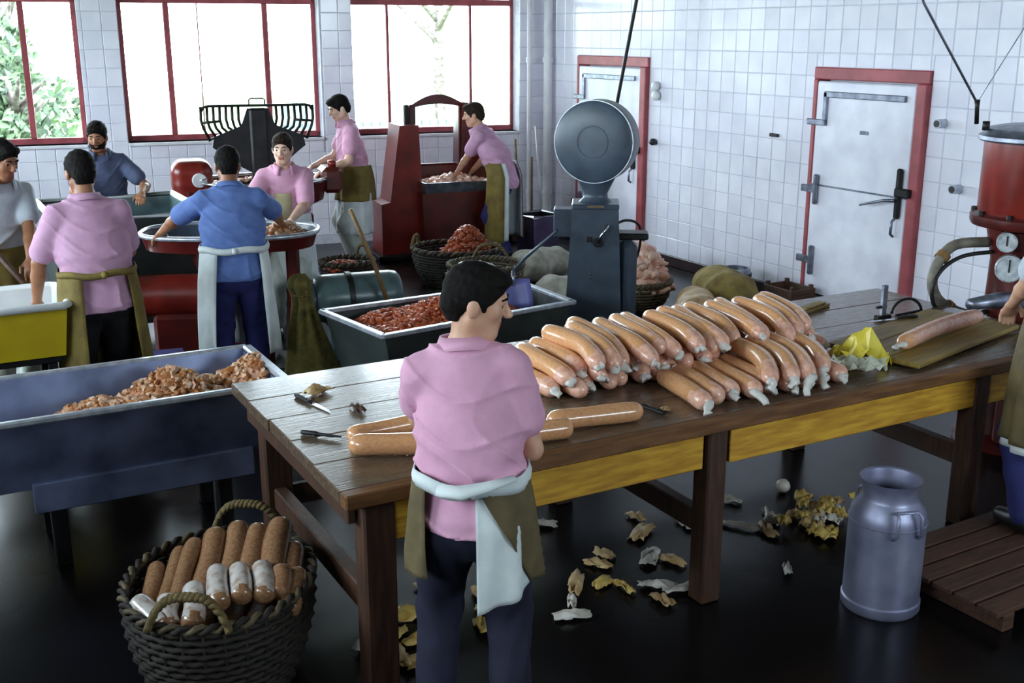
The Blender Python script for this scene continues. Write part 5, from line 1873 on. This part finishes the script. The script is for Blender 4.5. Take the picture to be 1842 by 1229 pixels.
for i, (x, y, tx, ty, L, m) in enumerate(((6.32, 11.25, .10, .30, 1.15, M_HANDLE), (6.45, 11.2, .12, .22, .95, M_HANDLE), (6.58, 11.15, .06, .30, 1.3, M_WHITEP), (6.20, 11.3, .02, .32, 1.0, M_PALLET))):
    t = thing('leaning_tool', ['brown broom leaning in the far corner, between two other poles', 'short broom nearest the waste bin in the far corner', 'white-handled squeegee leaning by the corner pipes', 'dark scraper leaning leftmost in the far corner'][i], 'tool', (x, y, 0), 0, 'tools leaning in the far corner')
    MB().tube([(0, 0, .08), (tx, ty, L)], .014, 8).build('handle', m, t, True)
    MB().box((-.11, -.025, .0), (.11, .025, .09), None, .01).build('head', M_DKMETAL if i % 2 else M_WICKERL, t)

# ------------------------------------------------------------------ milk can
mc = thing('milk_can', 'aluminium milk can standing on the floor at the right', 'milk can', (3.445, 2.99, 0), math.radians(-40))
MB().lathe([(0, .0), (.155, 0), (.163, .012), (.163, .045), (.157, .052), (.157, .40), (.150, .445), (.118, .49), (.112, .50), (.112, .535), (.122, .575), (.126, .58), (.117, .575), (.106, .535), (.104, .50), (.148, .40), (.148, .03), (0, .02)], 48).build('body', M_CAN, mc, 35)
MB().lathe([(.156, .395), (.161, .40), (.156, .405)], 48, close=True).build('seam', M_CAN, mc, 35)
for a in (0, math.pi):
    Mh = Matrix.Rotation(a + math.pi * 1.62, 4, 'Z')
    pts = [Mh @ Vector(p) for p in ((.147, -.055, .37), (.175, -.055, .39), (.172, -.05, .47), (.150, -.045, .485), (.150, .045, .485), (.172, .05, .47), (.175, .055, .39), (.147, .055, .37))]
    MB().tube(pts, .0075, 8).build('handle', M_CAN, mc, True)

# ------------------------------------------------------------------ pallet at the right
pl = thing('duckboard', 'damp brown wooden duckboard under the man at the right edge', 'pallet', (4.20, 2.92, 0), math.radians(2))
for k in range(6):
    y = -.33 + k * .112
    MB().box((-.56, y, .075), (.75, y + .098, .10), None, .004).build('board', M_PALLET, pl)
for x in (-.48, .1, .65):
    MB().box((x - .035, -.33, 0), (x + .035, .34, .075), None, .004).build('bearer', M_PALLET, pl)

# ------------------------------------------------------------------ scraps on the floor
SG = 'casing scraps on the floor under the table'
spots = [(1.50, 3.73, .09, .06, M_SCRAPY), (1.62, 3.86, .10, .07, M_SCRAPY), (1.47, 3.60, .11, .06, M_SCRAP), (1.60, 3.66, .08, .05, M_SCRAPY), (1.56, 3.52, .10, .06, M_SCRAPY), (1.80, 4.02, .08, .04, M_SCRAP), (2.0, 3.88, .05, .08, M_SCRAP), (1.87, 3.63, .07, .05, M_SCRAPY), (1.96, 3.72, .08, .04, M_SCRAPY), (1.385, 3.72, .06, .05, M_SCRAPW), (1.73, 3.78, .05, .06, M_SCRAP),
         (2.40, 3.76, .11, .05, M_SCRAP), (2.50, 3.70, .06, .05, M_SCRAPY), (2.58, 3.86, .07, .05, M_SCRAP), (2.66, 3.93, .06, .05, M_SCRAP), (2.83, 3.80, .09, .06, M_SCRAPW), (2.90, 3.72, .07, .05, M_SCRAP), (2.70, 3.56, .09, .04, M_SCRAPW), (2.78, 3.48, .10, .05, M_SCRAPW), (2.64, 3.45, .06, .04, M_SCRAP), (2.56, 3.62, .07, .03, M_SCRAPY), (2.23, 3.52, .08, .05, M_SCRAPW), (2.29, 3.62, .05, .03, M_SCRAPW), (2.95, 4.04, .10, .06, M_SCRAP), (3.03, 4.2, .06, .04, M_SCRAP), (3.22, 4.02, .08, .07, M_SCRAPW), (3.28, 4.12, .07, .05, M_SCRAPW),
         (3.55, 4.16, .10, .04, M_SCRAPW), (3.42, 3.86, .12, .03, M_SCRAPW), (3.50, 3.76, .08, .05, M_SCRAP), (3.62, 3.87, .10, .03, M_SCRAPW), (2.57, 4.36, .08, .06, M_SCRAPW), (3.30, 3.40, .05, .03, M_SCRAPW), (3.72, 3.44, .05, .02, M_SCRAP)]
SN = ['%s', ]
for i, (x, y, a, b_, m) in enumerate(spots):
    cl_ = {M_SCRAPY.name: 'yellowish', M_SCRAP.name: 'tan', M_SCRAPW.name: 'whitish'}[m.name]
    wh_ = 'by the front table leg' if x < 1.7 else 'behind the legs of the man in pink' if x < 2.1 else 'left of the middle table leg' if x < 2.75 else 'beside the middle table leg' if x < 3.3 else 'left of the milk can'
    sz_ = 'broad' if a > .085 else 'small' if a < .065 else 'middling'
    crumple((x, y, .001), a * 1.0, b_ * .66, .034, m, 'casing_scrap', '%s %s casing scrap on the floor %s' % (sz_, cl_, wh_), 'scrap', 200 + i, 'floor scraps: ' + sz_ + ' ' + cl_ + ' ' + wh_, n=8)
for i in range(26):
    rr = random.Random(900 + i)
    crumple((3.80 + rr.gauss(0, .10), 3.78 + rr.gauss(0, .09), .001 + (.03 if i % 3 == 0 else 0)), rr.uniform(.03, .055), rr.uniform(.025, .045), .05, [M_SCRAPY, M_SCRAP, M_SCRAPW][i % 3] if i % 4 else M_SCRAPY, 'casing_scrap', 'crumpled yellowish scrap in the dense pile behind the milk can', 'scrap', 300 + i, 'scraps in the pile behind the milk can', n=7)
rr_ = MB().blob((0, 0, 0), .038, 4, 2, .04).build('casing_ball', M_SCRAPW, None, True, (3.905, 4.10, .037))
tag(rr_, 'small round whitish lump on the floor under the table', 'lump')

# ------------------------------------------------------------------ the workers
D = math.radians
# man at the table, seen from behind
J = person('man in pink shirt and brown apron at the table, back to us', (1.435, 2.96), D(-28), 1.66, lean=.22, side=-.05, twist=D(-4), head=(D(-92), .2, 0), handR=(1.76, 3.14, .995), handL=(1.60, 3.42, .975),
           poleR=(.32, -.5, -.9), poleL=(-.75, -.6, -.4), feet=((.17, -.02), (-.09, .03)), hip_shift=(.05, 0), build=.90, skin=M_SKIN, hair=M_HAIR, shirt=M_PINK, trousers=M_NAVY, sleeve=.76, tail=.0, voxel=.0065, fold=.012)
ua = apron(J, M_APWH, .62, lambda v: 60, lambda v: 176, name='under_apron', off=.012, flare=.10, wave=.010, seed=2, hemfn=lambda a: .60 + .0010 * (176 - a))
apron(J, M_APBR, .50, lambda v: -128 - 6 * v, lambda v: 172 - 58 * v ** 1.1, off=.022, flare=.10, wave=.012, seed=1, hemfn=lambda a: .665 if a > 0 else .70)
apron_tie(J, M_APWH, off=.020, wd=.024, tails=False)
tw = MB()
P_ = J['pel']
tw.tube([(P_[0] - .10, P_[1] - .185, P_[2] + .15), (P_[0] - .03, P_[1] - .205, P_[2] + .145), (P_[0] + .05, P_[1] - .20, P_[2] + .165), (P_[0] + .13, P_[1] - .17, P_[2] + .18)], [.03, .034, .028, .018], 10, flat=.55)
tw.build('apron_knot', M_APWH, J['root'], True)

# man in white at the left edge with a paddle
J = person('man in white shirt at the left edge holding a dark paddle', (.52, 7.72), D(-155), 1.72, lean=.14, head=(D(10), .35, 0), handR=(.40, 7.42, 1.10), handL=(.66, 7.32, .99), poleR=(.8, -.4, -.4), poleL=(-.8, -.4, -.4),
           skin=M_SKINT, hair=M_HAIR, shirt=M_WHITES, trousers=M_WTRO, voxel=.009)
apron(J, M_APOL, .45, lambda v: -115, lambda v: 115, off=.014)
pd = thing('paddle', 'dark wooden paddle slanting down into the yellow tub', 'paddle', (.70, 7.05, .62))
MB().tube([(-.30, .36, .55), (.0, -.02, .12)], .017, 8).build('shaft', M_PALLET, pd, True)
MB().sheet([[(-.03 + .09 * i / 3 + .03 * j / 3, -.02 - .05 * j / 3, .14 - .13 * j / 3) for j in range(4)] for i in range(4)], .014).build('blade', M_PALLET, pd, True)

# man in lilac pink, back to us, at the yellow tub
J = person('man in lilac pink shirt and olive apron bending over the yellow tub', (.94, 6.62), D(4), 1.71, lean=.22, head=(D(4), .2, 0), handR=(1.06, 7.02, .96), handL=(.62, 6.80, .86), poleR=(.75, -.6, -.3), poleL=(-.8, -.5, -.3),
           skin=M_SKINT, hair=M_HAIR, shirt=M_PINKL, trousers=M_DKTRO, voxel=.0085, sleeve=.92, tail=-.05, build=1.06)
apron(J, M_APOL, .40, lambda v: -148 - 4 * v, lambda v: 140 - 10 * v, off=.014, flare=.14)
apron_tie(J, M_APOL, off=.012, wd=.018, tails=False)

# bearded man facing us
J = person('bearded man in slate blue shirt facing us behind the grey tub', (1.52, 9.90), D(172), 1.66, lean=.22, head=(D(-14), .25, 0), handR=(1.32, 9.44, 1.08), handL=(1.75, 9.46, 1.08), skin=M_SKINT, hair=M_HAIR, shirt=M_BLUEG, trousers=M_DKTRO, voxel=.009, beard=True)
apron(J, M_BURLAP, .45, lambda v: -100, lambda v: 100, off=.014)

# man in blue, back to us
J = person('man in blue shirt and white apron with his back to us at the oval tray', (1.845, 7.04), D(-14), 1.68, lean=.40, head=(D(4), .30, 0), handR=(2.34, 7.58, 1.05), handL=(1.50, 7.72, 1.02), poleR=(.95, -.3, .1), poleL=(-.9, -.4, .0),
           skin=M_SKINT, hair=M_HAIR, shirt=M_BLUE, trousers=M_NAVYB, voxel=.008, sleeve=1.0, tail=-.03, build=1.06)
apron(J, M_APWH, .33, lambda v: -150 + 8 * v, lambda v: 134 - 4 * v, off=.016, flare=.12, wave=.014)
apron_tie(J, M_APWH, off=.018, wd=.02, tails=False)

# man in pink facing us
J = person('young man in pink shirt facing us behind the oval tray', (2.66, 8.52), D(166), 1.62, lean=.24, head=(D(-14), .12, 0), handL=(2.56, 8.06, 1.0), handR=(2.30, 8.12, 1.0), poleL=(-.9, -.5, -.3), poleR=(.8, -.5, -.3),
           skin=M_SKINP, hair=M_HAIRB, shirt=M_PINK, trousers=M_WTRO, voxel=.008, sleeve=1.0, fold=.009)
apron(J, M_APWH, .42, lambda v: -105, lambda v: 105, off=.014)
b = MB()
G = []
for i in range(7):
    row = []
    for j in range(9):
        w = -1 + 2 * i / 6
        t = j / 8
        c = J['wa'] + (J['ne'] - J['wa']) * (-.1 + .62 * t)
        p = c + J['rx'] * (w * (.115 - .05 * t) + .02) + np.cross(J['up'], J['rx']) * (.158 - .006 * t - .035 * w * w)
        row.append(tuple(p))
    G.append(row)
b.sheet(G, .004)
b.build('apron_bib', mat('cream_apron', (196, 186, 150), .8, (176, 164, 126), 10), J['root'], True)

# tall man in profile at the bowl cutter
J = person('tall man in pink shirt and olive apron in profile at the bowl cutter', (4.09, 10.72), D(78), 1.76, lean=.12, head=(D(12), .38, 0), handR=(3.70, 10.88, 1.05), handL=(3.70, 10.52, 1.05), poleR=(.2, -.9, -.4), poleL=(-.2, -.9, -.4),
           skin=M_SKINP, hair=M_HAIR, shirt=M_PINK, trousers=M_WTRO, voxel=.008, sleeve=.75, fold=.009)
apron(J, M_APOL, .72, lambda v: -150, lambda v: 150, off=.020, flare=.10)
apron(J, M_APWH, .38, lambda v: -140, lambda v: 140, name='under_apron', off=.012, flare=.14)

# man leaning into the kneading machine
J = person('man in pink shirt and long olive apron leaning into the kneading machine', (5.62, 10.36), D(44), 1.72, lean=.52, head=(D(18), .18, 0), handL=(5.28, 10.83, .87), handR=(5.52, 10.90, .90), poleL=(-.7, -.5, -.2), poleR=(.7, -.5, -.2),
           skin=M_SKIN, hair=M_HAIRB, shirt=M_PINKL, trousers=M_NAVYB, voxel=.008, sleeve=.8, fold=.008)
apron(J, M_APOL, .22, lambda v: -112, lambda v: 150, off=.022, flare=.10)
apron(J, M_APWH, .24, lambda v: -128, lambda v: 150, name='under_apron', off=.012, flare=.10)

# man at the right edge guiding the sausage
J = person('man in brown apron and blue trousers at the right edge of the picture', (4.50, 3.0, .10), D(-12), 1.66, lean=.20, side=.16, head=(D(15), .3, 0), handR=(4.92, 3.46, 1.02), handL=(4.72, 3.50, .985), poleR=(.9, -.5, -.2), poleL=(-.5, -.6, -.6),
           feet=((.11, .03), (-.11, .0)), skin=M_SKIN, hair=M_HAIR, shirt=M_WHITES, trousers=M_NAVYB, voxel=.0085, sleeve=.8)
apron(J, M_APWH, .42, lambda v: -158, lambda v: 158, name='under_apron', off=.012, flare=.14)
apron(J, M_APBR, .46, lambda v: -155, lambda v: 155, off=.024, flare=.14)

# ------------------------------------------------------------------ outside the windows
struct(MB().box((-30, 13.2, -.9), (40, 60, -.8)).build('ground', mat('lawn', (120, 140, 80), .9, (96, 118, 64), 2)))
struct(MB().box((-30, -20, -.9), (XL - .4, 13.2, -.8)).build('ground', MATS['lawn']))
M_LEAF = mat('leaves', (62, 82, 56), .7, island=[(86, 108, 72), (44, 62, 44), (100, 120, 84)])
M_BARK = mat('bark', (120, 114, 106), .9, (66, 58, 52), 12, bump=.3, bscale=20)


def tree(label, loc, h, r, seed, n=2600, name='tree', low=.25):
    rr = random.Random(seed)
    t = thing(name, label, name, loc)
    b = MB()
    b.tube([(0, 0, 0), (.05, .03, h * .4), (-.05, .05, h * .85)], [.16, .12, .04], 10)
    for k in range(7):
        a = rr.uniform(0, 6.28)
        z = h * rr.uniform(.3, .75)
        b.tube([(0, 0, z), (math.cos(a) * r * .4, math.sin(a) * r * .4, z + h * .1), (math.cos(a) * r * .75, math.sin(a) * r * .75, z + h * .16)], [.06, .04, .015], 6)
    b.build('trunk', M_BARK, t, True)
    f = MB()
    lobes = [(rr.uniform(-.5, .5) * r, rr.uniform(-.5, .5) * r, h * rr.uniform(low, .9), r * rr.uniform(.35, .6)) for _ in range(11)]
    for k in range(n):
        L = lobes[k % len(lobes)]
        d = Vector((rr.gauss(0, 1), rr.gauss(0, 1), rr.gauss(0, 1))).normalized() * L[3] * rr.uniform(.55, 1.0) ** .5
        c = Vector(L[:3]) + d
        s = rr.uniform(.06, .13)
        u = Vector((rr.gauss(0, 1), rr.gauss(0, 1), rr.gauss(0, 1))).normalized()
        v = u.orthogonal().normalized() * s * .55
        u *= s
        f.add([c - u, c - v, c + u, c + v], [(0, 1, 2, 3)])
    tag(f.build('foliage', M_LEAF, t), kind='stuff')
    return t


tree('leafy tree outside the far left window', (1.75, 19.5, -.8), 6.5, 1.2, 1, low=.15)
tree('tree with pale trunk outside the window behind the kneading machine', (10.6, 22.5, -.8), 8.0, 2.2, 4, 1500, low=.62)
for i, (x, y, lab) in enumerate(((1.50, 16.4, 'dark shrub low in the far left window'), (1.15, 17.5, 'taller shrub at the far left edge of the left window'))):
    tree(lab, (x, y, -.8), 3.0 + .6 * i, .62 + .2 * i, 20 + i, 1500, 'shrub', .15)
fe = thing('picket_fence', 'pale picket fence outside, seen through the kneading machine frame', 'fence', (7.4, 18.2, -.8), math.radians(-8))
for k in range(22):
    MB().box((-1.6 + k * .15, 0, .0), (-1.6 + k * .15 + .09, .03, 2.0 + .04 * (k % 2)), None, .004).build('picket', M_GREENGREY, fe)
for z in (.5, 1.6):
    MB().box((-1.65, .03, z), (1.75, .07, z + .08)).build('rail', M_GREENGREY, fe)
